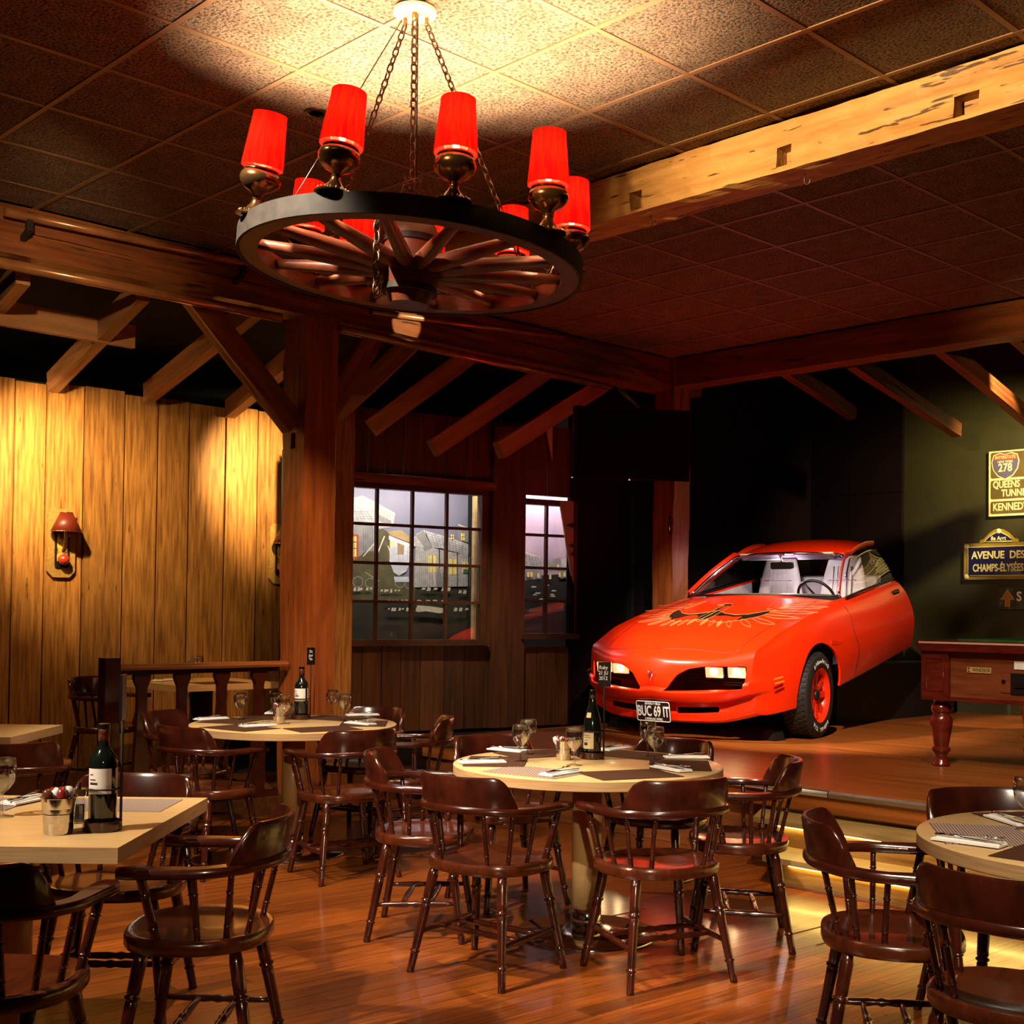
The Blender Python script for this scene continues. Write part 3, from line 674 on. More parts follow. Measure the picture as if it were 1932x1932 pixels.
# lamps: flared foot, stem, bowl, gallery, pleated red shade, lit bulb
M['shade'] = bpy.data.materials.new('red_shade'); M['shade'].use_nodes = True
nt = M['shade'].node_tree; N_ = nt.nodes; N_.clear(); L_ = nt.links
ou = N_.new('ShaderNodeOutputMaterial'); ad = N_.new('ShaderNodeAddShader'); mx = N_.new('ShaderNodeMixShader'); df = N_.new('ShaderNodeBsdfDiffuse'); tl_ = N_.new('ShaderNodeBsdfTranslucent'); em = N_.new('ShaderNodeEmission')
tc = N_.new('ShaderNodeTexCoord'); mp = N_.new('ShaderNodeMapping'); nz = N_.new('ShaderNodeTexNoise'); rp = N_.new('ShaderNodeValToRGB')
mp.inputs['Scale'].default_value = (26, 26, .8); nz.inputs['Scale'].default_value = 3.0; nz.inputs['Detail'].default_value = 2
rp.color_ramp.elements[0].position = .42; rp.color_ramp.elements[1].position = .62
rp.color_ramp.elements[0].color = (.42, .0008, .003, 1); rp.color_ramp.elements[1].color = (1.0, .016, .002, 1)
L_.new(tc.outputs['Object'], mp.inputs[0]); L_.new(mp.outputs[0], nz.inputs['Vector']); L_.new(nz.outputs['Fac'], rp.inputs[0])
L_.new(rp.outputs[0], em.inputs['Color']); em.inputs['Strength'].default_value = .36
df.inputs[0].default_value = (.20, .002, .001, 1); tl_.inputs[0].default_value = (.030, .00005, .00001, 1); mx.inputs[0].default_value = .5
L_.new(df.outputs[0], mx.inputs[1]); L_.new(tl_.outputs[0], mx.inputs[2]); L_.new(mx.outputs[0], ad.inputs[0]); L_.new(em.outputs[0], ad.inputs[1]); L_.new(ad.outputs[0], ou.inputs[0])
M['bulb'] = mat('lit_bulb', (1, .8, .5), emit=(1, .66, .30), es=40)
M['lampglass'] = mat('lamp_chimney', (1, .75, .6), rough=.08, trans=.9, ior=1.2)
foot = MB().lathe([(0, 0), (.080, 0), (.082, .008), (.070, .016), (.050, .024), (.040, .040), (.026, .058), (.020, .078), (.022, .086), (.018, .094), (.030, .108), (.060, .122), (.083, .150), (.088, .170), (.083, .190), (.070, .204), (.076, .208), (.074, .216), (.060, .220), (.035, .222), (.03, .228), (0, .228)], n=28).mesh('lamp_base', M['bronze'], 40)
lace = MB()
for k in range(20):
    q = 2*math.pi*k/20; lace.tube([(.066*math.cos(q)+.006*math.cos(w)*math.cos(q), .066*math.sin(q)+.006*math.cos(w)*math.sin(q), .0185+.005*math.sin(w)) for w in [2*math.pi*i/6 for i in range(6)]], .0022, 4, closed=True)
lace = lace.mesh('pierced_ring', M['brass'])
rows = []; n = 96
for r, z in ((.088, .222), (.0875, .24), (.080, .33), (.071, .44), (.0705, .462)):
    rows.append([(r*(1+.012*(k % 2*2-1))*math.cos(2*math.pi*k/n), r*(1+.012*(k % 2*2-1))*math.sin(2*math.pi*k/n), z) for k in range(n)])
sh = MB(); sh.grid(rows, closed=True); shade_me = sh.mesh('lamp_shade', M['shade'])
gl_me = MB().lathe([(.032, .225), (.046, .245), (.048, .262), (.040, .285)], n=20, cap=False).mesh('glass_chimney', M['lampglass'])
bu_me = MB().lathe([(0, .25), (.010, .25), (.012, .27), (.020, .30), (.022, .325), (.016, .345), (0, .352)], n=14).mesh('bulb', M['bulb'])
def lamp(phi, lean_in, extra=(0, 0), k=0):
    r = WR-.042; p = tl((r*math.sin(phi), -r*math.cos(phi), .036))
    rot = tilt.to_4x4() @ Matrix.Rotation(phi, 4, 'Z') @ Matrix.Rotation(math.radians(-lean_in), 4, 'X') @ Matrix.Rotation(math.radians(extra[0]), 4, 'Y')
    b = link('lamp_base', foot, ch); b.matrix_local = Matrix.Translation(p) @ rot
    b.scale = (.85, .85, .80)
    for nm, me in (('pierced_ring', lace), ('lamp_shade', shade_me), ('glass_chimney', gl_me), ('bulb', bu_me)): link(nm, me, b)
    d = bpy.data.lights.new('lamp_light', 'POINT'); d.energy = LAMP_W; d.color = (1, .76, .48); d.shadow_soft_size = .018
    o = bpy.data.objects.new('lamp_light', d); C.objects.link(o); o.parent = b; o.location = (0, 0, .375)
    return b
LAMP_W = 50.0
for k, (deg, li, ex) in enumerate([(-62, 2, 9), (-20, 3, 3), (18.5, 2, -1), (57, 1, -4), (101, 1, 0), (144, 2, 0), (181, 2, 0), (-150, 2, 0), (-127, 3, 3)]): lamp(math.radians(deg), li, (ex, 0), k)
# hanging gear
top = Vector((can.x-wc.x, can.y-wc.y, ZC-WZ))
MB().lathe([(0, 0), (.085, 0), (.085, .012), (.06, .026), (0, .026)], top+Vector((0, 0, -.026)), n=32).obj('ceiling_rose', mat('rose_plate', (.62, .42, .22), rough=.4), ch, sharp=40)
def chain(a, b, link_l=.042, r=.0035, name='chain'):
    a = Vector(a); b = Vector(b); d = b-a; L = d.length; nn = max(2, int(L/(link_l*.74))); d.normalize(); x = d.orthogonal().normalized(); y = d.cross(x); m = MB()
    for k in range(nn):
        c = a+d*(L*(k+.5)/nn); s = x if k % 2 else y; pts = []
        for i in range(10):
            q = 2*math.pi*i/10; pts.append(c+d*(math.sin(q)*link_l*.5)+s*(math.cos(q)*link_l*.28))
        m.tube(pts, r, 5, closed=True)
    return m.obj(name, M['chain'], ch)
for deg in (128, -132):
    q = math.radians(deg); rr = WR-.08; e = tl((rr*math.sin(q), -rr*math.cos(q), .035)); s = top+Vector((.055*math.sin(q), -.055*math.cos(q), -.05)); chain(s, e)
    MB().tube([top+Vector((.055*math.sin(q), -.055*math.cos(q), -.02-.035*i/6)) for i in range(7)], .008, 8).obj('eye_bolt', M['brass'], ch)
chain(top+Vector((0, -.01, -.05)), (0, -.02, .17), .046, .004); MB().tube([top+Vector((0, -.01, -.02)), top+Vector((0, -.01, -.055))], .010, 8).obj('eye_bolt', M['brass'], ch)
MB().tube([top+Vector((.012, 0, -.02)), (.015, -.01, .16)], .0025, 6).obj('power_cord', M['blackplastic'], ch)
MB().tube([top+Vector((-.05, .0, -.05)), tl((-.40, -.42, .04)), tl((-.55, -.25, .03))], .0025, 6).obj('power_cord', M['blackplastic'], ch)
MB().box((0, -.02, .17), (.035, .025, .03)).obj('cord_clamp', M['brass'], ch)
q = ondepth(712, 400, cc.y-.30)-Vector((wc.x, wc.y, WZ)); chain(q, q+Vector((0, 0, -.30)), .05, .004, 'loose_chain')
# wire bundles where the flex is tied round the felloe
def bundle(px, py, dd, seed):
    rnd = random.Random(seed); c = ondepth(px, py, cc.y+dd)-Vector((wc.x, wc.y, WZ)); m = MB()
    for _ in range(7): m.tube([c+Vector((rnd.uniform(-.05, .05), rnd.uniform(-.03, .03), rnd.uniform(-.05, .04))) for i in range(6)], .002, 4)
    m.obj('wire_tie', M['chain'], ch)
bundle(537, 500, .35, 1); bundle(1050, 520, .25, 2); bundle(775, 350, -.05, 3)
# ================================================================= THE CAR (front half, nose down on the stage)
TH = math.radians(38.5)                       # heading: the nose points to the camera's left
CF = Vector((-math.sin(TH), -math.cos(TH), 0)); CL = Vector((math.cos(TH), -math.sin(TH), 0))
wheel_pt = onz(1524, 1391, ZS)
axle = wheel_pt - CL*.80                      # under the middle of the front axle
car = thing('red_car', 'front half of a red coupe with a black bird emblem on its bonnet, headlights lit', 'car', axle, 0)
CPITCH = math.radians(10.0)
# local body frame: x = forward, y = to the car's left, z = up; body turned nose-down about the axle and lifted
R3 = Matrix((( CF.x, CL.x, 0), (CF.y, CL.y, 0), (0, 0, 1)))
BODY = R3.to_4x4() @ Matrix.Translation((-.04, 0, .10)) @ Matrix.Translation((0, 0, .34)) @ Matrix.Rotation(CPITCH, 4, 'Y') @ Matrix.Translation((0, 0, -.34))
M['carred'] = mat('car_red', (.86, .026, .002), rough=.30, coat=.45, spec=.35)
M['cardark'] = mat('car_dark', (.008, .006, .006), rough=.4)
M['trimchrome'] = mat('car_chrome', (.8, .78, .75), rough=.12, metal=1)
M['vinyl'] = mat('grey_vinyl', (.55, .46, .47), (.46, .38, .39), rough=.5, ns=8)
M['dash'] = mat('dash_pad', (.30, .24, .14), rough=.5)
def lerp(a, b, t): return a+(b-a)*t
def itp(x, tab):
    if x <= tab[0][0]: return tab[0][1]
    for (a, p), (b, q) in zip(tab[:-1], tab[1:]):
        if x <= b:
            t = (x-a)/(b-a); t = t*t*(3-2*t)*.5+t*.5; return p+(q-p)*t
    return tab[-1][1]
YC = .80        # half width at the fender crest
crest_z = lambda s: itp(s, [(-1.95, .90), (-1.2, .895), (-.62, .90), (-.3, .885), (.0, .865), (.35, .835), (.7, .765), (.90, .69)])
hood_c = lambda s: itp(s, [(-.62, .955), (-.2, .93), (.2, .895), (.6, .83), (.86, .755), (1.0, .70)])
crest_y = lambda s: itp(s, [(-1.95, .70), (-1.2, .72), (-.62, .755), (-.2, .80), (.3, .80), (.7, .775), (.9, .74)])
side_y = lambda s: itp(s, [(-1.95, .90), (-1.2, .925), (-.6, .925), (-.25, .915), (.15, .93), (.5, .915), (.8, .85), (.95, .80)])
sill_z = lambda s: itp(s, [(-1.95, .26), (-.5, .24), (.5, .22), (.8, .20)])
CE = .86        # forward position of the front corner
plan = lambda y: .20*(abs(y)/.80)**2.3 + .02*abs(y)/.8      # how far the front falls back from the prow
def top_slice(y):
    """profile in the plane y = const from the cowl over the bonnet, down the nose to the valance"""
    a = abs(y)/.80; nose = 1.06-plan(y); pts = []
    zc_end = lerp(.70, .685, a)
    for k in range(17):
        s = lerp(-.62+.10*(1-a*a)*0, nose-.10, k/16)
        zc = hood_c(s + plan(y)*.55*max(0, (s+.2)/1.2)); zk = crest_z(min(s, .9))
        b = max(0, min(1, (a-.60)/.40)); b = b*b*(3-2*b)
        z = zc*(1-.012*a*a)-.055*a*a*(1-b)
        z = lerp(z, zk, b*.9)
        ridge = .018*max(0, 1-abs(a-.0)/.16)*max(0, (s-.1)/.9)
        pts.append((s, z+ridge))
    zt = pts[-1][1]; beak = max(0, 1-a/.15)*1.6
    # nose: rounded lip of the bonnet front, sloping face, bumper shelf, lip, recess, valance
    f = [(nose-.070, zt-.012), (nose-.048, zt-.035), (nose-.035, zt-.06), (nose-.020-.0+.02*beak, zt-.10), (nose-.006+.02*beak, zt-.15), (nose+.005+.015*beak, zt-.195), (nose+.010, zt-.225),
         (nose+.045, zt-.238), (nose+.052, zt-.250), (nose+.045, zt-.300), (nose+.030, zt-.325), (nose-.01, zt-.335), (nose-.025, zt-.345), (nose-.028, zt-.40), (nose-.010, zt-.43), (nose-.012, zt-.48), (nose-.06, zt-.505)]
    return pts+f
YS = [.80*math.sin(math.pi/2*(k/14))**.92 for k in range(15)]
ys = [-y for y in reversed(YS[1:])]+YS
rows = [[(s, y*1.0*(crest_y(s)/.80 if s < .9 else crest_y(.9)/.80), z) for s, z in top_slice(y)] for y in ys]
m = MB(); m.grid(rows)
NT = len(rows[0]); nb_ = 17
# sides: from the crest line down to the sill; at the front they start on the corner line of the nose
BUL = [(0, 0), (.10, .45), (.2, .66), (.32, .82), (.45, .95), (.58, 1.0), (.70, .98), (.80, .92), (.88, .86), (.94, .82), (1.0, .74)]
def side_at(s, y0, z0, t):
    return (s, y0+(side_y(s)-y0)*itp(t, BUL), lerp(z0, sill_z(s), t))
def side_col(s, y0, z0, w=1): return [side_at(s, y0, z0, t) for t, _ in BUL[1:]]
for sg in (-1, 1):
    edge = rows[-1] if sg > 0 else rows[0]
    corner = edge[16:]; zc0, zc1 = corner[0][2], corner[-1][2]
    tt = [(zc0-c[2])/(zc0-zc1) for c in corner]; cols = []
    for k in range(16, -1, -1):
        e = edge[k]; s = e[0]; w = max(0, min(1, (s-.30)/(edge[16][0]-.30))); col = [e]
        for q in range(1, len(corner)):
            p = side_at(s, abs(e[1]), e[2], tt[q]); cq = corner[q]; wy = w**1.7
            col.append((lerp(p[0], cq[0], w*w), sg*lerp(p[1], abs(cq[1]), wy), lerp(p[2], cq[2], w)) if k < 16 else cq)
        cols.append(col)
    for k in range(1, 13):
        s = -.62-1.33*k/12; y0, z0 = crest_y(s), crest_z(s)
        cols.append([(s, sg*y0, z0)]+[(a, sg*b, c) for a, b, c in [side_at(s, y0, z0, t) for t in tt[1:]]])
    m.grid(cols)
body = m.obj('body_shell', M['carred'], car, merge=True); body.matrix_local = BODY
_p = max(body.data.polygons, key=lambda p: p.center.z)
if _p.normal.z < 0: body.data.flip_normals()
md = body.modifiers.new('s', 'SOLIDIFY'); md.thickness = .018; md.offset = -1
bpy.context.view_layer.update(); dg = bpy.context.evaluated_depsgraph_get(); me = bpy.data.meshes.new_from_object(body.evaluated_get(dg)); body.modifiers.clear(); body.data = me
cuts = []
WX = BODY.inverted() @ (R3.to_4x4() @ Vector((0, 0, .34)))     # wheel centre in body coordinates
for sg in (-1, 1): cuts.append(MB().lathe([(.385, 0), (.385, 1)], (WX.x-.02, sg*.62, WX.z+.03), (WX.x-.02, sg*1.15, WX.z+.03), 48).obj('c', M['cardark'], car))
def rpoly(pts, r=.02, n=4):
    out = []; N = len(pts)
    for k in range(N):
        p = Vector(pts[k]); a = (Vector(pts[k-1])-p); b = (Vector(pts[(k+1) % N])-p); rr = min(r, a.length*.45, b.length*.45)
        A = p+a.normalized()*rr; B = p+b.normalized()*rr
        for i in range(n+1): t = i/n; out.append(tuple((1-t)**2*A+2*t*(1-t)*p+t*t*B))
    return out
# grille mouths seen from the front: (y, z)
gz0, gz1 = .468, .638
def mouth(sg):
    pts = [(.70, gz0+.005), (.715, gz1), (.42, gz1+.012), (.29, gz1-.005), (.20, gz1-.05), (.12, gz0+.02), (.10, gz0+.002)]
    return rpoly([(sg*y, z) for y, z in pts], .022)
MX = Matrix(((0, 0, 1, 0), (1, 0, 0, 0), (0, 1, 0, 0), (0, 0, 0, 1)))      # prism plane -> (y, z), depth along x
for sg in (-1, 1):
    cuts.append(MB().prism(mouth(sg), .70, 1.3, M=MX).obj('c', M['cardark'], car))
    cuts.append(MB().prism(rpoly([(sg*y, z) for y, z in ((.17, .335), (.17, .285), (.50, .29), (.50, .335))], .018), .85, 1.3, M=MX).obj('c', M['cardark'], car))
for c in cuts: c.matrix_local = BODY
boolean(body, cuts); body.data.materials.clear(); body.data.materials.append(M['carred']); fix(body.data, 32, True)
def cpart(mb, name, mt, parent=None, **kw):
    o = mb.obj(name, mt, car, **kw); o.matrix_local = BODY; return o
# dark inside of the nose and engine bay, wheel-well liners
cpart(MB().box((.30, 0, .50), (.90, 1.05, .40)), 'engine_bay', M['cardark'])
for sg in (-1, 1):
    mo = mouth(sg); g = cpart(MB().prism(mo, .80-.012, .80, M=MX), 'grille', M['cardark'])
    back = MB()
    for k in range(9):
        zz = gz0+.012+(gz1-gz0-.02)*k/8; back.box((.812, sg*.42, zz), (.008, .58, .004))
    o = back.obj('grille_bar', mat('grille_bar', (.03, .012, .008), rough=.4), g)
    # cavity wall behind the mouth edge
    m = MB(); rings = [[(x, y, z) for y, z in mo] for x in (.80, .96)]; 
    # paired lamps
    for yy in (.615, .435):
        hx = .86 if yy < .5 else .83; z0, z1 = .535, .630
        hd = cpart(MB().prism(rpoly([(sg*(yy+.082), z0), (sg*(yy-.082), z0), (sg*(yy-.082), z1), (sg*(yy+.082), z1)], .008), .78, hx, M=MX), 'headlamp', M['trimchrome'])
        MB().prism(rpoly([(sg*(yy+.074), z0+.008), (sg*(yy-.074), z0+.008), (sg*(yy-.074), z1-.008), (sg*(yy+.074), z1-.008)], .006), hx+.001, hx+.005, M=MX).obj('lens', M['lens'] if 'lens' in M else M.setdefault('lens', mat('headlamp_lens', (1, .7, .4), emit=(1, .55, .25), es=.55, rough=.2)), hd)
        MB().lathe([(.001, 0), (.030, .001), (.030, .6), (.001, 1)], (hx+.005, sg*yy, .59), (hx+.008, sg*yy, .59), 16).obj('bulb_glow', M['bulb'], hd)
# bonnet shut lines: thin dark grooves laid on the skin
def skin(s, y):
    a = y; sl = top_slice(y); 
    for p, q in zip(sl[:-1], sl[1:]):
        if p[0] <= s <= q[0]: t = (s-p[0])/(q[0]-p[0]); return Vector((s, y*crest_y(s)/.80, lerp(p[1], q[1], t)))
    return Vector((s, y*crest_y(s)/.8, sl[16][1]))
ln = []
for k in range(15): s = lerp(-.60, .80, k/14); ln.append(skin(s, lerp(.665, .63, k/14)))
frontline = []
for k in range(21):
    y = lerp(.63, -.63, k/20); frontline.append(skin(lerp(.86, .80, (abs(y)/.63)) + .02*max(0, 1-abs(y)/.1), y))
for pts, nm in ((ln, 'bonnet_seam'), ([Vector((p.x, -p.y, p.z)) for p in ln], 'bonnet_seam'), (frontline, 'bonnet_seam')):
    m = MB(); m.tube([p+Vector((0, 0, .0005)) for p in pts], .0028, 5); cpart(m, nm, M['cardark'])
# ---- bird emblem: flat feathers laid on the bonnet
M['decal'] = mat('decal_black', (.012, .006, .004), rough=.3, coat=.5)
M['decalgold'] = mat('decal_gold', (.42, .17, .03), rough=.35, coat=.5)
M['decaledge'] = mat('decal_cream', (.50, .27, .09), rough=.4, coat=.5)
emb = link('bird_emblem', None, car); emb.matrix_local = BODY
SY, SS = 1.12, 1.75
def decal(poly, mt, name, h=.0015, outline=None):
    """poly in (y, s) on the bonnet, s forward"""
    from mathutils.geometry import tessellate_polygon
    poly = [(y*SY, E0+(s-E0)*SS) for y, s in poly]; pts = [skin(s, y)+Vector((0, 0, h)) for y, s in poly]
    flat = [Vector((p.x, p.y, 0)) for p in pts]; tri = tessellate_polygon([flat]); m = MB(); m.add(pts, [tuple(t) for t in tri]); o = m.obj(name, mt, emb)
    if outline: MB().tube([p+Vector((0, 0, .001)) for p in pts]+[pts[0]+Vector((0, 0, .001))], .0019, 4).obj('feather_edge', M[outline], emb)
    return o
def feather(y0, s0, ang, L, w, mt=None, edge='decaledge', bend=0.0):
    pts = []
    for k in range(9):
        t = k/8; hw = w*math.sin(math.pi*min(1, t*.85+.10))*.5; a = ang+bend*t; cx_ = y0+L*t*math.sin(a); cs = s0+L*t*math.cos(a); pts.append((cx_+hw*math.cos(a), cs-hw*math.sin(a), cx_-hw*math.cos(a), cs+hw*math.sin(a)))
    poly = [(p[0], p[1]) for p in pts]+[(p[2], p[3]) for p in reversed(pts)]
    if mt: decal(poly, M[mt], 'feather', .0012, edge)
    else:
        P_ = [skin(E0+(s-E0)*SS, y*SY)+Vector((0, 0, .002)) for y, s in poly]; MB().tube(P_+[P_[0]], .0019, 4).obj('feather_edge', M[edge], emb); 
E0 = .10   # fore-aft centre of the bird
for sg in (-1, 1):
    # wing: dark arm sweeping out then back towards the windscreen
    arm = [(sg*.0, E0+.10), (sg*.09, E0+.12), (sg*.20, E0+.125), (sg*.30, E0+.08), (sg*.38, E0-.005), (sg*.435, E0-.12), (sg*.375, E0-.10), (sg*.29, E0-.03), (sg*.20, E0+.0), (sg*.10, E0-.015), (sg*.0, E0-.06)]
    decal(arm, M['decal'], 'wing', .0016, 'decaledge')
    gold = [(sg*.36, E0-.02), (sg*.42, E0-.10), (sg*.455, E0-.21), (sg*.44, E0-.29), (sg*.405, E0-.30), (sg*.42, E0-.21), (sg*.395, E0-.11), (sg*.335, E0-.03)]
    decal(gold, M['decalgold'], 'wing_tip', .0015)
    for (y, s, a, L, w, b) in ((.42, -.24, 128, .30, .085, -10), (.43, -.17, 112, .32, .075, -6), (.42, -.10, 98, .31, .07, 0), (.40, -.04, 84, .27, .065, 4), (.36, .02, 68, .22, .06, 6),
                               (.30, .06, 52, .15, .05, 8), (.23, .10, 38, .09, .04, 6), (.11, .10, 15, .075, .036, 2), (.36, -.13, 185, .15, .075, 10)):
        feather(sg*y, E0+s, sg*math.radians(a), L*1.05, w*.72, None, 'decaledge', sg*math.radians(b))
    for (y, s, a, L, w) in ((.17, .105, 24, .08, .028), (.05, .095, 5, .08, .028)): feather(sg*y, E0+s, sg*math.radians(a), L, w, 'decalgold', 'decaledge')
decal([(-.035, E0-.04), (-.045, E0-.10), (-.025, E0-.15), (-.06, E0-.17), (-.10, E0-.165), (-.045, E0-.20), (.0, E0-.195), (.03, E0-.16), (.04, E0-.10), (.045, E0-.03), (.05, E0+.06), (.02, E0+.13), (-.02, E0+.13), (-.05, E0+.06)], M['decal'], 'bird_body', .002, 'decaledge')
# ---- windscreen, roof, pillars
def ws(a, b):   # a across -1..1, b up 0..1
    s = lerp(-.60-.17*a*a, -1.22-.11*a*a, b); y = a*lerp(.735, .555, b); z = lerp(.955-.035*a*a, 1.235-.04*a*a, b)
    return Vector((s+.02*math.sin(math.pi*b), y, z+.012*math.sin(math.pi*b)))
m = MB(); m.grid([[ws(-1+2*i/24, .0+j/10) for i in range(25)] for j in range(11)]); cpart(m, 'windscreen', M['carglass'])
loop = [ws(-1+2*i/24, 1) for i in range(1, 24)]; full = [ws(-1, b/10) for b in range(0, 10)]+[ws(-1+.03, .97)]+loop+[ws(1-.03, .97)]+[ws(1, b/10) for b in range(9, -1, -1)]
m = MB(); m.tube([p+Vector((.004, 0, .004)) for p in full], .013, 6); cpart(m, 'windscreen_trim', M['trimchrome'])
m = MB(); m.tube([ws(-1+2*i/24, 0)+Vector((.012, 0, .0)) for i in range(25)], .009, 6); cpart(m, 'cowl_trim', M['cardark'])
m = MB(); m.grid([[ws(-.97+1.94*i/24, .86+.14*j/4)+Vector((-.006, 0, -.004)) for i in range(25)] for j in range(5)]); cpart(m, 'sun_strip', thin_glass('tinted_strip', (.38, .28, .52), (.04, .4), .2))
# A pillars: red body-colour bands from the cowl up to the roof, outside the glass
SE = -1.92
def roof_pt(a, t):
    s0 = -1.22-.11*a*a; s = lerp(s0, SE, t); y = a*lerp(.555, .545, t); z = 1.235-.04*a*a+.075*math.sin(math.pi*.5*min(1, t*1.25))-.03*t*t-.035*abs(a)**6
    return Vector((s, y, z))
rr = [[roof_pt(-1+2*i/20, j/10) for i in range(21)] for j in range(11)]
m = MB(); m.grid(rr); o = cpart(m, 'roof', M['carred'])
for sg in (-1, 1):
    # rail above the door glass and the pillar beside the windscreen: one swept band
    path = [ws(sg, b/8) for b in range(0, 9)]+[roof_pt(sg, t/8) for t in range(1, 9)]
    m = MB(); rows_ = []
    for k, p in enumerate(path):
        t = (path[min(k+1, len(path)-1)]-path[max(k-1, 0)]).normalized(); out = Vector((0, sg, 0)); out = (out-t*out.dot(t)).normalized(); nn = t.cross(out)*sg
        wd = .018 if k < 9 else .028
        rows_.append([p+out*x_+nn*y_ for x_, y_ in ((-.002, -.004), (.008, .002), (wd*.7, -.006), (wd, -.03), (wd*.8, -.05), (-.002, -.03))])
    m.grid(rows_, closed=True); cpart(m, 'roof_pillar', M['carred'], sharp=60)
    # door glass
    gp = []
    for k in range(9):
        t = k/8; top_ = (path[4+int(t*12)])+Vector((0, sg*.035, -.03)); bot = Vector((lerp(-.80, SE, t), sg*(crest_y(lerp(-.80, SE, t))+.03), crest_z(-1)+.005)); gp.append([bot.lerp(top_, q/4)+Vector((0, sg*.02*math.sin(math.pi*q/4), 0)) for q in range(5)])
    m = MB(); m.grid(gp); cpart(m, 'door_glass', M['carglass'])
    m = MB(); m.tube([g_[0]+Vector((0, sg*.005, 0)) for g_ in gp], .010, 6); cpart(m, 'window_trim', M['cardark'])
    m = MB(); m.tube([g_[4]+Vector((0, sg*.005, -.005)) for g_ in gp], .009, 6); cpart(m, 'window_trim', M['trimchrome'])
    # door shut line, handle, side marker, fender vent
    def sidept(s, z):
        z0 = crest_z(s); col = [(s, crest_y(s), z0)]+side_col(s, crest_y(s), z0, 1)
        for p, q in zip(col[:-1], col[1:]):
            if q[2] <= z <= p[2]: t = (p[2]-z)/(p[2]-q[2]); return Vector((s, sg*lerp(p[1], q[1], t), z))
        return Vector((s, sg*col[-1][1], z))
    m = MB(); m.tube([sidept(-.66-.02*math.sin(k), lerp(.88, .27, k/12))+Vector((0, sg*.0005, 0)) for k in range(13)], .003, 5); cpart(m, 'door_seam', M['cardark'])
    h_ = sidept(-1.74, .80); m = MB(); m.box(h_+Vector((0, sg*.006, 0)), (.13, .02, .035)); hh = cpart(m, 'door_handle', M['cardark'])
    MB().box(h_+Vector((0, sg*.018, .008)), (.11, .012, .012)).obj('handle_bar', M['trimchrome'], hh)
    for k in range(2):
        m = MB(); m.box(Vector((.68-.01*k, sg*.885, .52-.035*k)), (.10, .006, .010), Matrix.Rotation(-sg*.24, 3, 'Z')); cpart(m, 'side_marker', mat('amber_marker', (.8, .22, .02), rough=.3))
    v_ = sidept(-.30, .60); m = MB(); m.bar(v_+Vector((.10, 0, .03)), v_+Vector((-.10, 0, -.02)), .008, .03); cpart(m, 'fender_vent', M['carred'])
# rear edge rim where the car is cut
# ---- inside: floor, dash, wheel, seats, mirror
cpart(MB().box((-1.25, 0, .33), (1.25, 1.45, .05)), 'cabin_floor', M['cardark'])
cpart(MB().box((-.66, 0, .62), (.05, 1.35, .54)), 'bulkhead', M['cardark'])
m = MB(); m.grid([[Vector((lerp(-.66, -.92, j/4)-.10*(i/6-1)**2, (-1+i/6)*.68, .94-.03*(i/6-1)**2-(.0 if j < 3 else .04*(j-2)))) for i in range(13)] for j in range(5)]); cpart(m, 'dashboard', M['dash'])
def seat(yc, sc=-1.58):
    m = MB(); rows_ = []
    for j in range(9):
        t = j/8; w = lerp(.26, .15, t**2.2); zz = lerp(.42, 1.14, t); ss = sc-.18*t
        rows_.append([Vector((ss+.05*math.cos(q), yc+w*math.sin(q)*1.0, zz)) if abs(math.sin(q)) < .999 else Vector((ss, yc+w*math.sin(q), zz)) for q in [2*math.pi*k/24 for k in range(24)]])
    m.grid(rows_, closed=True); m.f.append(tuple(8*24+k for k in range(24))); m.m.append(0); m.sm.append(True)
    o = cpart(m, 'front_seat', M['vinyl'], sharp=60)
    for k in range(-2, 3):
        MB().tube([Vector((sc-.18*t+.054, yc+k*.055*(1-.25*t), lerp(.42, 1.12, t))) for t in (.3, .5, .7, .9)], .005, 5).obj('seat_piping', M['vinyl'], o)
    MB().tube([Vector((sc-.13+.056, yc+y, .93)) for y in (-.14, 0, .14)], .005, 5).obj('seat_piping', M['vinyl'], o)
    MB().box((sc+.26, yc, .44), (.52, .48, .12)).obj('seat_cushion', M['vinyl'], o)
seat(.35); seat(-.30)
cpart(MB().box((-1.9, 0, .70), (.10, 1.2, .45)), 'rear_seat', M['vinyl'])
for sg in (-1, 1): cpart(MB().box((-1.3, sg*.72, .66), (1.1, .05, .44)), 'door_card', M['vinyl'])
sw = MB(); cs_ = Vector((-1.10, .36, .86)); ax = Vector((-.90, 0, .42)).normalized(); a1 = Vector((0, 1, 0)); a2 = ax.cross(a1)
sw.tube([cs_+a1*(.17*math.cos(2*math.pi*k/28))+a2*(.17*math.sin(2*math.pi*k/28)) for k in range(28)], .013, 8, closed=True)
for q in (0, 2.1, 4.2): sw.tube([cs_, cs_+a1*(.18*math.cos(q))+a2*(.18*math.sin(q))], .010, 6)
cpart(sw, 'steering_wheel', M['cardark'])
o = cpart(MB().prism(rpoly([(-.11, 1.10), (.11, 1.10), (.11, 1.165), (-.11, 1.165)], .02), -1.20, -1.17, M=MX), 'rear_mirror', M['cardark'])
MB().tube([Vector((-1.185, 0, 1.16)), Vector((-1.17, 0, 1.22)), Vector((-1.19, .03, 1.235))], .008, 6).obj('mirror_stem', M['trimchrome'], o)
dl_ = bpy.data.lights.new('cabin_fill', 'POINT'); dl_.energy = 5.0; dl_.color = (1, .92, .95); dl_.shadow_soft_size = .04; do_ = bpy.data.objects.new('cabin_fill', dl_); C.objects.link(do_); do_.parent = car; do_.matrix_local = BODY @ Matrix.Translation((-1.28, 0, 1.13))  # unseen point light added to brighten the cabin
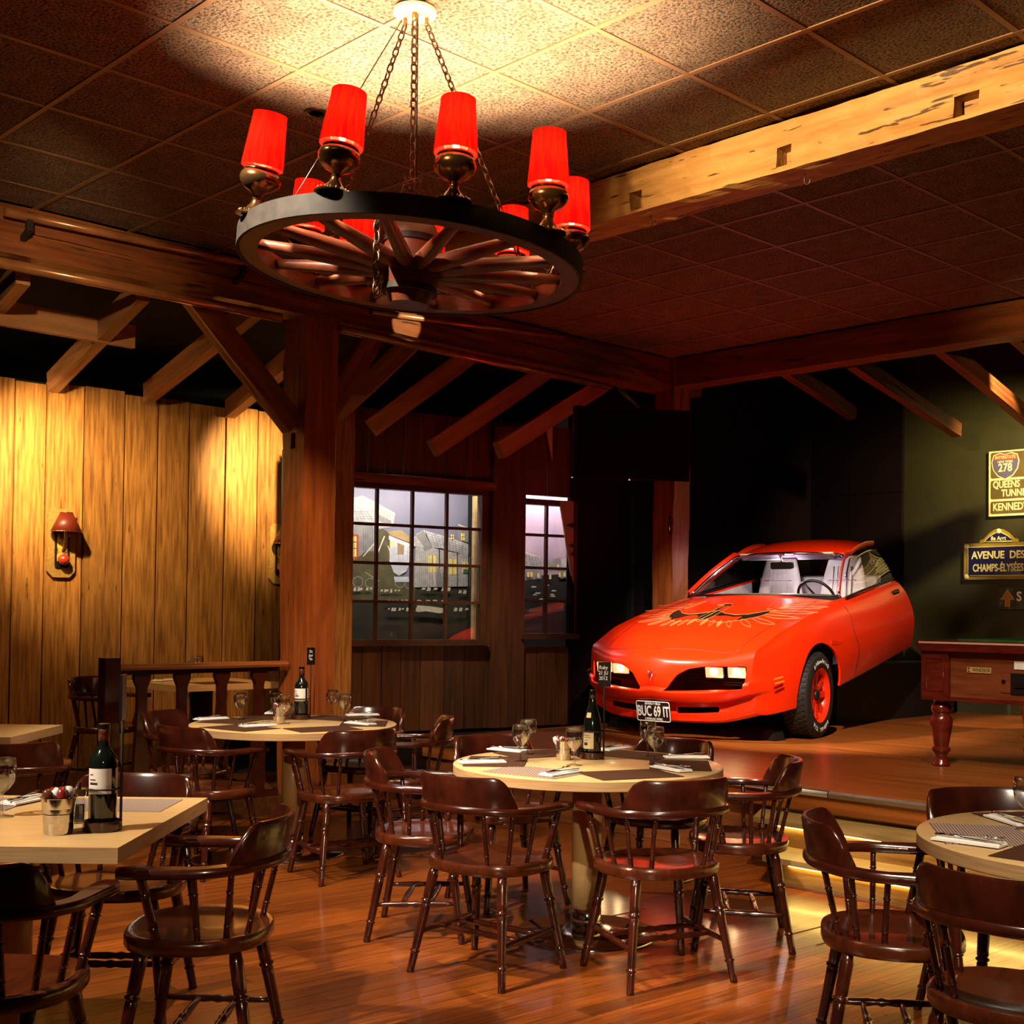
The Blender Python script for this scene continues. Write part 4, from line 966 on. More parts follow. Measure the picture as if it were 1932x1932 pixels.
for sg in (-1, 1): cpart(MB().box((-1.30, sg*.28, 1.20), (.015, .38, .10), Matrix.Rotation(.9, 3, 'Y')), 'sun_visor', mat('visor', (.55, .5, .38), rough=.6))
cpart(MB().box((-1.6, 0, 1.20), (.6, 1.0, .02)), 'headliner', mat('headliner', (.42, .38, .28), rough=.8))
# ---- badge, plate
def noseface(y, z):
    sl = top_slice(y)[16:]
    for p, q in zip(sl[:-1], sl[1:]):
        if q[1] <= z <= p[1]: t = (p[1]-z)/(p[1]-q[1]); return Vector((lerp(p[0], q[0], t), y, z))
    return Vector((1.06, y, z))
b0 = noseface(0, .60)
bd = cpart(MB().add([noseface(-.022, .62)+Vector((.012, 0, 0)), noseface(.022, .62)+Vector((.012, 0, 0)), noseface(0, .545)+Vector((.012, 0, 0)), noseface(0, .60)+Vector((.02, 0, 0))], [(0, 1, 3), (1, 2, 3), (2, 0, 3)]), 'nose_badge', mat('badge_red', (.20, .006, .01), rough=.2, coat=1))
MB().tube([noseface(-.022, .62)+Vector((.014, 0, 0)), noseface(.022, .62)+Vector((.014, 0, 0)), noseface(0, .545)+Vector((.014, 0, 0))], .003, 5, closed=True).obj('badge_edge', M['trimchrome'], bd)
M['platedark'] = mat('plate_black', (.018, .007, .006), rough=.4)
PLZ = .305
pl = cpart(MB().prism(rpoly([(-.155, PLZ-.08), (.155, PLZ-.08), (.155, PLZ+.08), (-.155, PLZ+.08)], .015), 1.085, 1.092, M=MX), 'licence_plate', M['platedark'])
e_ = rpoly([(-.152, PLZ-.077), (.152, PLZ-.077), (.152, PLZ+.077), (-.152, PLZ+.077)], .015)
MB().tube([Vector((1.093, y, z)) for y, z in e_], .0035, 5, closed=True).obj('plate_border', M['chalk'], pl)
def pl_text(t, z, size, sx, bold): text_obj('plate_text', t, size, M['chalk'], pl, frame((1.0945, 0, z), (0, 1, 0), (0, 0, 1)), sx, bold)
pl_text('BUC 69 IT', PLZ-.002, .115, .58, .002); pl_text('BEVERLY HILLS', PLZ+.060, .024, .9, 0); pl_text('CADILLAC KING', PLZ-.060, .026, .85, 0)
# ---- front wheels (stand on the stage, not turned with the body)
M['tyre'] = mat('tyre_rubber', (.014, .012, .011), (.008, .007, .006), rough=.65, ns=30, bump=.4)
def wheel(sg):
    w = link('front_wheel', None, car); w.location = R3 @ Vector((0, sg*.80, .34)); w.rotation_euler = (0, 0, math.atan2(CL.y, CL.x)+math.radians(7) + (0 if sg > 0 else math.pi))
    # local X = outward axis
    A = Vector((-.11, 0, 0)); B = Vector((.11, 0, 0))
    m = MB(); m.lathe([(.215, 0), (.30, .0), (.332, .06), (.34, .16), (.34, .84), (.332, .94), (.30, 1), (.235, 1.0), (.215, .97)], A, B, 48, cap=False); ty = m.obj('tyre', M['tyre'], w, sharp=50)
    tr_ = MB()
    for k in range(48):
        q = 2*math.pi*k/48
        for x_ in (-.075, -.038, 0, .038, .075): tr_.box((x_, .341*math.cos(q+x_*2), .341*math.sin(q+x_*2)), (.026, .020, .008), Matrix.Rotation(q-math.pi/2+x_*2, 3, 'X'))
    o = tr_.obj('tread_block', M['tyre'], ty); o['kind'] = 'stuff'
    rm = MB(); rm.lathe([(.218, .99), (.212, .95), (.190, .80), (.185, .60), (.10, .62), (.085, .78), (.06, .80), (.0, .80)], A, B, 48, cap=False); ri_ = rm.obj('rim', M['carred'], w, sharp=40)
    for k in range(8):
        q = 2*math.pi*k/8; MB().bar((.055, .07*math.cos(q), .07*math.sin(q)), (.062, .185*math.cos(q), .185*math.sin(q)), .05, .03, (1, 0, 0)).obj('rim_spoke', M['carred'], ri_)
    MB().lathe([(.045, 0), (.045, .5), (.03, 1), (0, 1)], (.06, 0, 0), (.09, 0, 0), 20).obj('hub_cap', M['cardark'], ri_)
    # raised white letters round the sidewall
    for txt, q0 in (('BFGoodrich', math.pi*.5), ('RADIAL T/A', math.pi*1.5)):
        n_ = len(txt)
        for k, chx in enumerate(txt):
            q = q0-(k-(n_-1)/2)*.135*(1); y_, z_ = .272*math.cos(q), .272*math.sin(q)
            text_obj('tyre_letter', chx, .045, M['chalk'], ty, frame((.1105, y_, z_), (0, math.sin(q), -math.cos(q)), (0, math.cos(q), math.sin(q))), .9, .001)
    return w
wheel(1); wheel(-1)
# chocks and the black support under the car
def chock(p, label, s=1.0):
    m = MB(); m.add([(-.07, -.07, 0), (.07, -.07, 0), (.07, .07, 0), (-.07, .07, 0), (-.045, -.045, .085), (.05, -.05, .085), (.05, .05, .085), (-.045, .045, .085)], [(3, 2, 1, 0), (4, 5, 6, 7), (0, 1, 5, 4), (1, 2, 6, 5), (2, 3, 7, 6), (3, 0, 4, 7)])
    tag(m.obj('wheel_chock', M['blackplastic'], None, (p.x, p.y, ZS), TH), label, 'wheel chock')
chock(wheel_pt+CF*.40-CL*.10, 'small black wheel chock in front of the tyre with white letters')
chock(wheel_pt+CF*.33-CL*1.62, 'black wheel chock under the number plate side of the bumper')
sup = R(-6.75, 10.9, 0); tag(MB().box((0, 0, .26), (1.25, 2.2, .52)).obj('car_plinth', M['black'], None, (sup.x, sup.y, ZS), ANG_J), 'black plinth box carrying the raised rear of the red car', 'plinth')
# ================================================================= WALL LAMPS on the plank wall
M['sconceshade'] = mat('red_leather_shade', (.10, .010, .004), rough=.45, coat=.1)
M['plaque'] = mat('plaque_wood', (.38, .22, .06), (.28, .15, .04), rough=.45, ns=6, scale=(8, 8, 1))
M['paint1'] = mat('painted_scene', (.62, .38, .06), (.10, .05, .02), rough=.5, ns=18, ramp=(.4, .6))
def sconce(px, py, label):
    c = onwall(px, py, R(UW+.006, 0).xy, I2); s = thing('wall_lamp', label, 'lamp', c, 0, 'wall lamps on the plank wall')
    B = frame((0, 0, 0), (I2.x, I2.y, 0), (0, 0, 1))            # local x along the wall, y up, z out of the wall
    if (B @ Vector((0, 0, 1))).dot(Vector((J2.x, J2.y, 0))) < 0: B = frame((0, 0, 0), (-I2.x, -I2.y, 0), (0, 0, 1))
    def put(mb, name, mt, par=s, **k): o = mb.obj(name, mt, par, **k); o.matrix_local = B if par is s else Matrix(); return o
    w, h, ch_ = .11, .265, .045
    put(MB().prism([(-w+ch_, -h), (w-ch_, -h), (w, -h+ch_), (w, h-ch_), (w-ch_, h), (-w+ch_, h), (-w, h-ch_), (-w, -h+ch_)], 0, .022), 'backboard', M['plaque'])
    p2 = put(MB().prism([(-.05, -.19), (.05, -.19), (.055, -.17), (.055, .10), (.03, .125), (-.03, .125), (-.055, .10), (-.055, -.17)], .022, .036), 'inner_panel', M['blackplastic'])
    put(MB().box((0, -.03, .037), (.082, .22, .004)), 'painted_picture', M['paint1'])
    put(MB().lathe([(0, 0), (.03, .08), (.044, .35), (.045, .6), (.03, .9), (0, 1)], (.0, -.17, .065), (0, -.085, .065), 18), 'red_knob', mat('red_ceramic', (.35, .03, .015), rough=.2, coat=.8))
    put(MB().tube([(.0, -.06, .04), (.005, -.02, .06), (.0, .03, .085), (.02, .06, .095), (.035, .05, .09), (.03, .10, .09)], .009, 8), 'bracket_arm', M['brass'])
    put(MB().lathe([(.012, 0), (.012, 1)], (.0, .03, .09), (.0, .13, .09), 12), 'candle_tube', M['white'])
    sh = MB(); n = 32
    sh.grid([[(r*math.cos(2*math.pi*k/n), y, .10+r*math.sin(2*math.pi*k/n)*.82) for k in range(n)] for r, y in ((.118, .085), (.048, .235))], closed=True)
    so = put(sh, 'lamp_shade', M['sconceshade']); md = so.modifiers.new('s', 'SOLIDIFY'); md.thickness = .003
    for r, y in ((.119, .086), (.049, .234)): put(MB().tube([(r*math.cos(2*math.pi*k/n), y, .10+r*math.sin(2*math.pi*k/n)*.82) for k in range(n)], .0028, 5, closed=True), 'shade_trim', M['brass'])
    return s
sconce(114, 1025, 'wall lamp with a dark red shade on a plaque, alone on the bare planks')
sconce(527, 1045, 'wall lamp on a plaque half hidden behind the timber post')
# ================================================================= SIGNS on the olive wall
SP = R(0, VB-.012).xy
def swall(px, py): return onwall(px, py, SP, J2)
def sign_frame(px, py): return frame(swall(px, py), (J2.x, J2.y, 0), (0, 0, 1))
M['cream'] = mat('sign_cream', (.80, .66, .30), rough=.4); M['signbrown'] = mat('sign_brown', (.13, .085, .03), (.10, .06, .02), rough=.35, ns=5)
M['signblue'] = mat('sign_blue', (.015, .014, .07), rough=.15, coat=.6); M['signred'] = mat('sign_red', (.42, .06, .03), rough=.35); M['signviolet'] = mat('shield_violet', (.10, .08, .14), rough=.35)
M['gold'] = mat('sign_gold', (.34, .21, .03), (.26, .15, .02), rough=.35, ns=5); M['orange'] = mat('sign_orange', (.42, .15, .03), rough=.45)
def rr_(w, h, r): return rpoly([(-w/2, -h/2), (w/2, -h/2), (w/2, h/2), (-w/2, h/2)], r)
# motorway sign
tl0 = swall(1867, 853); br0 = swall(1867, 975); hh = tl0.z-br0.z; wS = .86
s1 = thing('motorway_sign', 'tall brown road sign with a 278 shield and cream lettering', 'sign', br0, 0); s1.matrix_world = frame(br0, (J2.x, J2.y, 0), (0, 0, 1))
MB().prism([(0, 0), (wS, 0), (wS, hh), (0, hh)], 0, .02).obj('sign_board', M['cream'], s1)
for y0, y1 in ((.03, .233), (.257, .554), (.577, .985)):
    m_ = .022; MB().prism(rpoly([(m_, y0*hh+.004), (wS-m_, y0*hh+.004), (wS-m_, y1*hh-.004), (m_, y1*hh-.004)], .02), .02, .023).obj('sign_panel', M['signbrown'], s1)
def sg_t(par, t, x, y, size, mt, sx=.8, bold=.002, al='LEFT', z=.0245): return text_obj('lettering', t, size, M[mt], par, Matrix.Translation((x, y, z)), sx, bold, al)
sg_t(s1, 'KENNEDY', .045, .134*hh, .105, 'cream', .76, .002); sg_t(s1, 'QUEENS', .045, .478*hh, .098, 'cream', .76, .002); sg_t(s1, 'TUNNEL', .135, .343*hh, .098, 'cream', .76, .002)
cxs, cys = .175, .785*hh
shp = [(-.125, .105), (-.06, .125), (0, .108), (.06, .125), (.125, .105), (.145, .03), (.13, -.05), (.08, -.12), (0, -.16), (-.08, -.12), (-.13, -.05), (-.145, .03)]
MB().prism([(cxs+x*1.0, cys+y*.96) for x, y in shp], .023, .025).obj('shield_edge', M['cream'], s1)
MB().prism([(cxs+x*.93, cys+y*.89) for x, y in shp], .025, .027).obj('shield', M['signviolet'], s1)
MB().prism([(cxs+x*.93, cys+y*.89) for x, y in ((-.125, .105), (-.06, .125), (0, .108), (.06, .125), (.125, .105), (.138, .055), (-.138, .055))], .027, .028).obj('shield_band', M['signred'], s1)
sg_t(s1, 'INTERSTATE', cxs, cys+.072, .045, 'cream', .85, 0, 'CENTER', .029); sg_t(s1, 'NEW YORK', cxs, cys+.027, .034, 'cream', .9, 0, 'CENTER', .029); sg_t(s1, '278', cxs, cys-.035, .115, 'cream', .85, .002, 'CENTER', .029)
# avenue sign with its arch
b0 = swall(1820, 1094); t0 = swall(1820, 1026); h2 = t0.z-b0.z; w2_ = .73
s2 = thing('avenue_sign', 'blue enamel street sign in a gold frame with an arched top', 'sign', b0); s2.matrix_world = frame(b0, (J2.x, J2.y, 0), (0, 0, 1))
MB().prism([(0, 0), (w2_, 0), (w2_, h2), (0, h2)], 0, .018).obj('sign_frame', M['gold'], s2)
arch = [(.17, h2-.01), (.17, h2+.03), (.21, h2+.04), (.27, h2+.10), (.33, h2+.135), (.37, h2+.14), (.41, h2+.135), (.47, h2+.10), (.53, h2+.04), (.57, h2+.03), (.57, h2-.01)]
MB().prism(arch, 0, .018).obj('sign_arch', M['gold'], s2)
MB().prism([(.22, h2+.012), (.52, h2+.012), (.47, h2+.062), (.40, h2+.10), (.34, h2+.10), (.27, h2+.062)], .018, .021).obj('arch_panel', M['signblue'], s2)
MB().prism([(.045, .04), (w2_-.045, .04), (w2_-.045, h2-.04), (.045, h2-.04)], .018, .021).obj('sign_panel', M['signblue'], s2)
for pts in ([(.045, .04), (w2_-.045, .04), (w2_-.045, h2-.04), (.045, h2-.04)], [(.22, h2+.012), (.52, h2+.012), (.47, h2+.062), (.40, h2+.10), (.34, h2+.10), (.27, h2+.062)]):
    MB().tube([Vector((x, y, .022)) for x, y in pts], .005, 5, closed=True).obj('sign_border', M['cream'], s2)
for x, y in ((.03, .03), (w2_-.03, .03), (.03, h2-.03), (w2_-.03, h2-.03), (.37, h2+.115)): MB().lathe([(.026, .015), (.026, .024), (.016, .028), (.0, .028)], (x, y, 0), n=16).obj('screw_boss', M['cream'], s2)
sg_t(s2, 'AVENUE  DES', w2_/2, h2*.66, .105, 'cream', .88, .003, 'CENTER'); sg_t(s2, 'CHAMPS-ÉLYSÉES', w2_/2, h2*.31, .105, 'cream', .66, .003, 'CENTER'); sg_t(s2, '8e Arrt', .37, h2+.042, .058, 'cream', .9, .001, 'CENTER')
# arrow sign
b3 = swall(1885, 1150); t3 = swall(1885, 1109); h3 = t3.z-b3.z
s3 = thing('arrow_sign', 'worn black plank sign with an orange arrow pointing up', 'sign', b3); s3.matrix_world = frame(b3, (J2.x, J2.y, 0), (0, 0, 1))
MB().prism([(0, 0), (.8, 0), (.8, h3), (0, h3)], 0, .02).obj('sign_board', mat('worn_black', (.03, .025, .018), (.09, .08, .06), rough=.35, ns=14), s3)
ar = [(.075, .03), (.12, .03), (.12, .10), (.165, .10), (.0975, h3-.02), (.03, .10), (.075, .10)]
MB().prism(ar, .02, .023).obj('arrow', M['orange'], s3); MB().tube([Vector((x, y, .022)) for x, y in ar], .003, 4, closed=True).obj('arrow_edge', M['cream'], s3)
sg_t(s3, 'S', .19, h3*.58, .13, 'chalk', .9, .003); sg_t(s3, 'H', .275, h3*.58, .13, 'chalk', .9, .003)
# ================================================================= TELEVISION on the corner post
tc_ = ondepth(1192, 838, 10.55); tv = thing('television', 'black flat television hung in the corner above the car', 'television', tc_)
fx = Vector((.97, .20, .0)).normalized(); tv.matrix_world = frame(tc_, fx, Vector((.0, -.10, 1)))
M['screen'] = mat('tv_screen', (.004, .003, .004), rough=.08, coat=.5)
m = MB(); m.prism(rr_(1.02, .60, .015), -.03, .03); m.obj('tv_body', M['blackplastic'], tv)
MB().prism(rr_(.97, .55, .004), .03, .032).obj('tv_screen', M['screen'], tv)
MB().box((0, -.294, .033), (.99, .008, .004)).obj('lower_bezel', mat('bezel_gloss', (.02, .012, .006), rough=.1, coat=1), tv)
MB().lathe([(.006, 0), (.006, .004)], (-.02, -.30, .034), n=8).obj('standby_light', mat('standby', (.6, .05, .1), emit=(1, .1, .2), es=2), tv)
MB().box((.10, .10, -.06), (.30, .30, .05)).obj('wall_bracket', M['iron'], tv); MB().bar((.12, .12, -.06), (.24, .34, -.42), .05, .05).obj('bracket_arm', M['iron'], tv)
for k in range(4): MB().tube([(-.12+.025*k, .58, -.28), (-.06+.015*k, .44, -.2), (.03+.008*k, .34, -.08), (.06+.03*(k % 2), .29, -.04)], .0022, 5).obj('cable', M['chalk'], tv)
# ================================================================= POOL TABLE on the stage
pu, pv = -4.02, 7.70
pt = thing('pool_table', 'mahogany pool table with turned legs and green cloth on the stage', 'pool table', R(pu, pv, ZS), ANG_J)
M['redwood'] = mat('pool_mahogany', (.14, .014, .006), (.08, .008, .004), rough=.22, ns=4, scale=(2, 2, 9), coat=.6)
M['poolpanel'] = mat('pool_panel', (.20, .055, .018), (.13, .03, .010), rough=.28, ns=3, scale=(1, 6, 8), coat=.4)
M['baize'] = mat('green_baize', (.012, .16, .02), rough=.9)
LP_, WP = 2.1, 1.36; z0, z1 = .435, .755
for x, y in ((0, 0), (LP_, 0), (0, WP), (LP_, WP)):
    b = MB().box((x, y, (z0+z1)/2), (.19, .19, z1-z0)).obj('corner_block', M['redwood'], pt)
    for ax_ in ((0, -1), (-1, 0)):
        q = Vector((x+ax_[0]*.096, y+ax_[1]*.096, 0)); m = MB(); hw = .06
        d_ = Vector((ax_[1], -ax_[0], 0))
        m.tube([q+d_*a+Vector((0, 0, zz)) for a, zz in ((-hw, z0+.06), (hw, z0+.06), (hw, z1-.05), (-hw, z1-.05))], .005, 4, closed=True); m.obj('panel_bead', M['redwood'], b)
    MB().lathe([(.048, 0), (.058, .004), (.055, .02), (.042, .035), (.035, .065), (.045, .085), (.058, .10), (.060, .115), (.045, .13), (.050, .15), (.070, .26), (.074, .305), (.060, .33), (.050, .345), (.066, .365), (.070, .385), (.055, .405), (.045, .42), (.055, .436), (0, .436)], (x, y, 0), n=24).obj('leg', M['redwood'], pt, sharp=50)
MB().box((LP_/2, 0, (z0+z1)/2), (LP_-.19, .12, z1-z0)).obj('side_panel', M['poolpanel'], pt); MB().box((LP_/2, WP, (z0+z1)/2), (LP_-.19, .12, z1-z0)).obj('side_panel', M['poolpanel'], pt)
for x in (0, LP_): MB().box((x, WP/2, (z0+z1)/2), (.12, WP-.19, z1-z0)).obj('end_panel', M['redwood'], pt)
MB().box((LP_/2, -.05, z0+.012), (LP_-.18, .05, .026)).obj('lower_moulding', M['redwood'], pt)
for (x0, x1, y0, y1) in ((-.12, LP_+.12, -.12, .06), (-.12, LP_+.12, WP-.06, WP+.12)): MB().box(((x0+x1)/2, (y0+y1)/2, z1+.035), (x1-x0, y1-y0, .07)).obj('top_rail', M['redwood'], pt)
for (x0, x1) in ((-.12, .06), (LP_-.06, LP_+.12)): MB().box(((x0+x1)/2, WP/2, z1+.035), (x1-x0, WP-.12, .07)).obj('top_rail', M['redwood'], pt)
MB().box((LP_/2, WP/2, z1+.035), (LP_-.12, WP-.12, .05)).obj('cloth_bed', M['baize'], pt)
for y in (.085, WP-.085): MB().box((LP_/2, y, z1+.062), (LP_-.2, .05, .03)).obj('cushion', M['baize'], pt)
for x in (.085, LP_-.085): MB().box((x, WP/2, z1+.062), (.05, WP-.2, .03)).obj('cushion', M['baize'], pt)
MB().box((LP_/2, -.121, z1+.055), (LP_+.2, .006, .012)).obj('rail_strip', mat('pale_strip', (.6, .42, .3), rough=.2, coat=.5), pt)
npl = MB().box((.29, -.064, z1-.115), (.16, .006, .036)).obj('name_plate', mat('plate_brass', (.55, .36, .12), rough=.5, metal=.2), pt)
text_obj('lettering', 'WINDSOR', .032, M['ink'], npl, frame((.305, -.068, z1-.115), (1, 0, 0), (0, 0, 1)), .8, 0)
MB().prism([(-.008, -.015), (.0, .0), (-.008, .012), (0, .016), (.008, .012), (0, .0), (.008, -.015)], 0, .001, M=frame((.222, -.0675, z1-.115), (1, 0, 0), (0, 0, 1))).obj('player_mark', M['ink'], npl)
cd_ = MB().prism(rpoly([(.43, z0+.07), (.78, z0+.07), (.78, z1-.13), (.43, z1-.13)], .02), -.066, -.06, M=Matrix(((1, 0, 0, 0), (0, 0, 1, 0), (0, 1, 0, 0), (0, 0, 0, 1)))).obj('coin_door', M['poolpanel'], pt)
MB().box((.60, -.068, (z0+z1)/2-.03), (.20, .006, .13)).obj('coin_slot', M['blackplastic'], cd_)
MB().lathe([(.014, 0), (.014, 1)], (.455, -.064, (z0+z1)/2-.02), (.455, -.072, (z0+z1)/2-.02), 14).obj('lock', M['steel'], cd_)
MB().box((.56, -.074, (z0+z1)/2-.04), (.06, .012, .03)).obj('coin_mechanism', M['steel'], cd_)
MB().box((.57, -.064, z1-.075), (.10, .004, .05)).obj('price_card', M['white'], pt)
# dark runner under the table is just the shadow; a cable loops down the wall behind it
cb = [ondepth(x, y, 11.2) for x, y in ((1766, 1255), (1768, 1280), (1764, 1300), (1768, 1322), (1774, 1340))]
cb[-1].z = ZS+.004
tag(MB().tube(cb, .006, 6).obj('loose_cable', M['chalk'], None), 'white cable hanging down behind the pool table corner', 'cable')
# ================================================================= CUP HOOKS under the near beam, ceiling downlight, hasp on the corner post
for px, py, l_ in ((1228, 382, 'near the chandelier'), (1518, 330, 'beyond the middle mortise')):
    p = onwall(px, py, R(0, 5.05).xy, J2); p.z = 3.525; d = Vector((J2.x, J2.y, 0))
    pts = [Vector((0, 0, 0)), Vector((0, 0, -.03))]+[d*(.016-.016*math.cos(a))*1.0+Vector((0, 0, -.045-.018*math.sin(a))) for a in [k*math.pi*1.25/8 for k in range(9)]]
    tag(MB().tube(pts, .0035, 6).obj('cup_hook', M['chain'], None, p), 'small iron hook under the hewn beam, '+l_, 'hook', 'hooks under the hewn beam')
dl = onz(597, 212, ZC); t = thing('ceiling_downlight', 'small round downlight set in the ceiling tiles behind the chandelier', 'light', (dl.x, dl.y, ZC-.006), 0)
MB().lathe([(.035, .0), (.055, .0), (.06, .004), (.06, .006), (.035, .006)], (0, 0, 0), n=24, cap=False).obj('trim_ring', M['bronze'], t); MB().lathe([(.036, .004), (0, .004)], n=24).obj('reflector', M['blackplastic'], t)
hs = ondepth(1271, 985, 11.1); h_ = thing('door_hasp', 'small bright metal hasp on the corner post', 'hasp', Vector((hs.x, hs.y, hs.z)), ANG_J)
pq = uv(hs); 
h_.location = R(UL-.06+.085, VF+.10-.124, hs.z)
MB().box((0, 0, 0), (.02, .008, .17)).obj('hasp_plate', M['iron'], h_); MB().tube([(0, -.006, .07), (.01, -.012, .03), (0, -.008, 0), (.008, -.012, -.05)], .005, 6).obj('hasp_pin', M['steel'], h_)
# ================================================================= PAINTED TOWN behind the windows
ND = Vector((-DW.y, DW.x))                    # away from the room
if ND.y < 0: ND = -ND
BD = .62
bx0, bx1 = wt(612, 1150)[0]-.12, wt(1100, 1150)[0]+.6
rnd = random.Random(5)
def painted(name, label, off, pa, pb, ztop, zbot, sky):
    t = thing(name, label, 'mural', (W0.x, W0.y, 0), AW)
    MB().box(((pa+pb)/2, off+.012, (ztop+zbot)/2), (pb-pa, .02, ztop-zbot)).obj('painted_sky', sky, t); return t
def bp(px, py, off):
    p = onwall(px, py, W0+ND*off, DW); return ((p.xy-W0).dot(DW), p.z)
def fill(par, off, pts, mt, k=[0], name='painted_house'):
    k[0] += 1; z = off-.002-.0004*k[0]; q = [bp(x, y, off) for x, y in pts]
    from mathutils.geometry import tessellate_polygon
    tri = tessellate_polygon([[Vector((a, b, 0)) for a, b in q]]); return MB().add([(a, z, b) for a, b in q], [tuple(t) for t in tri]).obj(name, mt, par)
def pm_(n, c, c2=None, ns=20): return mat('paint_'+n, c, c2 or tuple(x*.8 for x in c), rough=.8, ns=ns)
P_ = dict(sky=pm_('sky', (.15, .145, .19), (.20, .185, .23), 2), sky2=pm_('dusk', (.34, .24, .27), (.20, .15, .20), 1.5), wall=pm_('wall', (.40, .37, .33), (.30, .28, .25), 30), wall2=pm_('shade_wall', (.22, .21, .19)), roof=pm_('shingle', (.46, .43, .41), (.30, .28, .27), 22), rock=pm_('olive_rock', (.10, .085, .03), (.06, .05, .02), 12),
          white=pm_('canvas', (.55, .56, .58), (.42, .43, .46), 14), yel=pm_('lamp_yellow', (.80, .60, .16)), red=pm_('curtain', (.40, .06, .02)), dark=pm_('night', (.012, .010, .008)), gnd=pm_('dark_ground', (.035, .03, .012), (.02, .016, .008), 6), lite=pm_('moonlit', (.62, .55, .40), (.5, .42, .28), 25), tan=pm_('tan_board', (.36, .25, .11), (.25, .16, .06), 12), green=pm_('green_cloth', (.03, .16, .06)), line=pm_('ink_line', (.03, .025, .02)))
ztm, zbm = wt(785, 905)[1]+.25, .45
def hatch(par, quad, n, m_, c='line', w=.35):
    a, b, c_, d = [Vector(p) for p in quad]      # corners: top left, top right, bottom right, bottom left
    for k in range(1, n):
        p = a.lerp(d, k/n); q = b.lerp(c_, k/n); fill(par, BD, [tuple(p), tuple(q), (q.x, q.y+2*w), (p.x, p.y+2*w)], P_[c], name='painted_line')
    for k in range(1, m_):
        p = a.lerp(b, k/m_); q = d.lerp(c_, k/m_); fill(par, BD, [tuple(p), (p.x+2*w, p.y), (q.x+2*w, q.y), tuple(q)], P_[c], name='painted_line')
mu = painted('painted_town', 'painted western town with a covered wagon behind the large window', BD, bx0, wt(945, 1150)[0], ztm, zbm, P_['sky'])
f = lambda pts, c, n='painted_house': fill(mu, BD, pts, P_[c], name=n)
f([(560, 1100), (935, 1108), (935, 1290), (560, 1290)], 'gnd', 'painted_ground')
f([(560, 960), (661, 940), (684, 935), (745, 968), (742, 994), (700, 1000), (560, 1010)], 'wall'); f([(684, 935), (745, 968), (745, 971), (684, 939)], 'lite', 'painted_line')
f([(712, 970), (738, 983), (737, 992), (712, 982)], 'wall2', 'painted_board'); f([(560, 960), (688, 962), (704, 984), (560, 980)], 'roof', 'painted_roof')
f([(560, 995), (704, 990), (706, 1060), (690, 1105), (560, 1105)], 'wall2'); f([(652, 1008), (676, 1008), (676, 1060), (652, 1060)], 'red', 'painted_curtain')
f([(656, 1012), (672, 1012), (672, 1050), (656, 1050)], 'yel', 'painted_window')
for x in (660.5, 667): f([(x, 1012), (x+1, 1012), (x+1, 1050), (x, 1050)], 'line', 'painted_line')
for y in (1022, 1034): f([(656, y), (672, y), (672, y+1.4), (656, y+1.4)], 'line', 'painted_line')
f([(712, 1000), (722, 998), (734, 1005), (736, 1045), (745, 1080), (770, 1090), (784, 1110), (780, 1135), (650, 1135), (650, 1070), (690, 1040), (705, 1040)], 'rock', 'painted_rock')
f([(730, 1003), (756, 1000), (772, 1012), (772, 1024), (735, 1010)], 'tan', 'painted_awning'); f([(733, 1010), (773, 1026), (771, 1034), (733, 1018)], 'white', 'painted_awning')
f([(735, 1018), (772, 1034), (772, 1062), (766, 1078), (752, 1086), (742, 1080), (734, 1058)], 'white', 'painted_wagon'); f([(749, 1024), (762, 1029), (761, 1046), (749, 1046)], 'tan', 'painted_window'); f([(738, 1020), (742, 1020), (742, 1032), (736, 1032)], 'yel', 'painted_lantern')
f([(742, 1088), (770, 1088), (772, 1098), (744, 1098)], 'white', 'painted_wheel')
f([(784, 1008), (798, 1000), (801, 1000), (806, 1040), (800, 1108), (780, 1108)], 'wall'); f([(784, 1010), (798, 1001), (815, 1034), (800, 1040)], 'wall2')
f([(801, 1001), (845, 1014), (893, 1030), (890, 1050), (830, 1034), (815, 1034)], 'roof', 'painted_roof'); f([(772, 1010), (784, 1012), (799, 1033), (772, 1030)], 'roof', 'painted_roof')
f([(800, 1040), (816, 1034), (892, 1050), (892, 1106), (800, 1108)], 'wall'); f([(862, 1000), (865, 990), (893, 1000), (893, 1026), (862, 1020)], 'wall2'); f([(863, 989), (893, 999), (893, 1001), (863, 991)], 'lite', 'painted_line')
for x0, y0, x1, y1 in ((807, 1048, 822, 1080), (846, 1055, 860, 1084), (871, 1060, 883, 1080), (849, 1008, 855, 1018), (868, 1006, 875, 1020), (884, 1012, 890, 1024)):
    f([(x0, y0), (x1, y0+1), (x1, y1), (x0, y1)], 'yel', 'painted_window'); xm = (x0+x1)/2
    f([(xm-.5, y0), (xm+.5, y0), (xm+.5, y1), (xm-.5, y1)], 'line', 'painted_line'); ym = (y0+y1)/2; f([(x0, ym-.5), (x1, ym-.5), (x1, ym+.5), (x0, ym+.5)], 'line', 'painted_line')
f([(872, 1074), (882, 1074), (882, 1081), (872, 1081)], 'green', 'painted_curtain'); f([(826, 1036), (828, 1036), (828, 1108), (826, 1108)], 'line', 'painted_post'); f([(860, 1042), (862, 1042), (862, 1108), (860, 1108)], 'line', 'painted_post')
for x in (822, 834): f([(x, 1080), (x+6, 1076), (x+9, 1084), (x+8, 1108), (x, 1108)], 'wall2' if x < 830 else 'green', 'painted_figure'); f([(x+1, 1072), (x+6, 1072), (x+6, 1078), (x+1, 1078)], 'tan', 'painted_head')
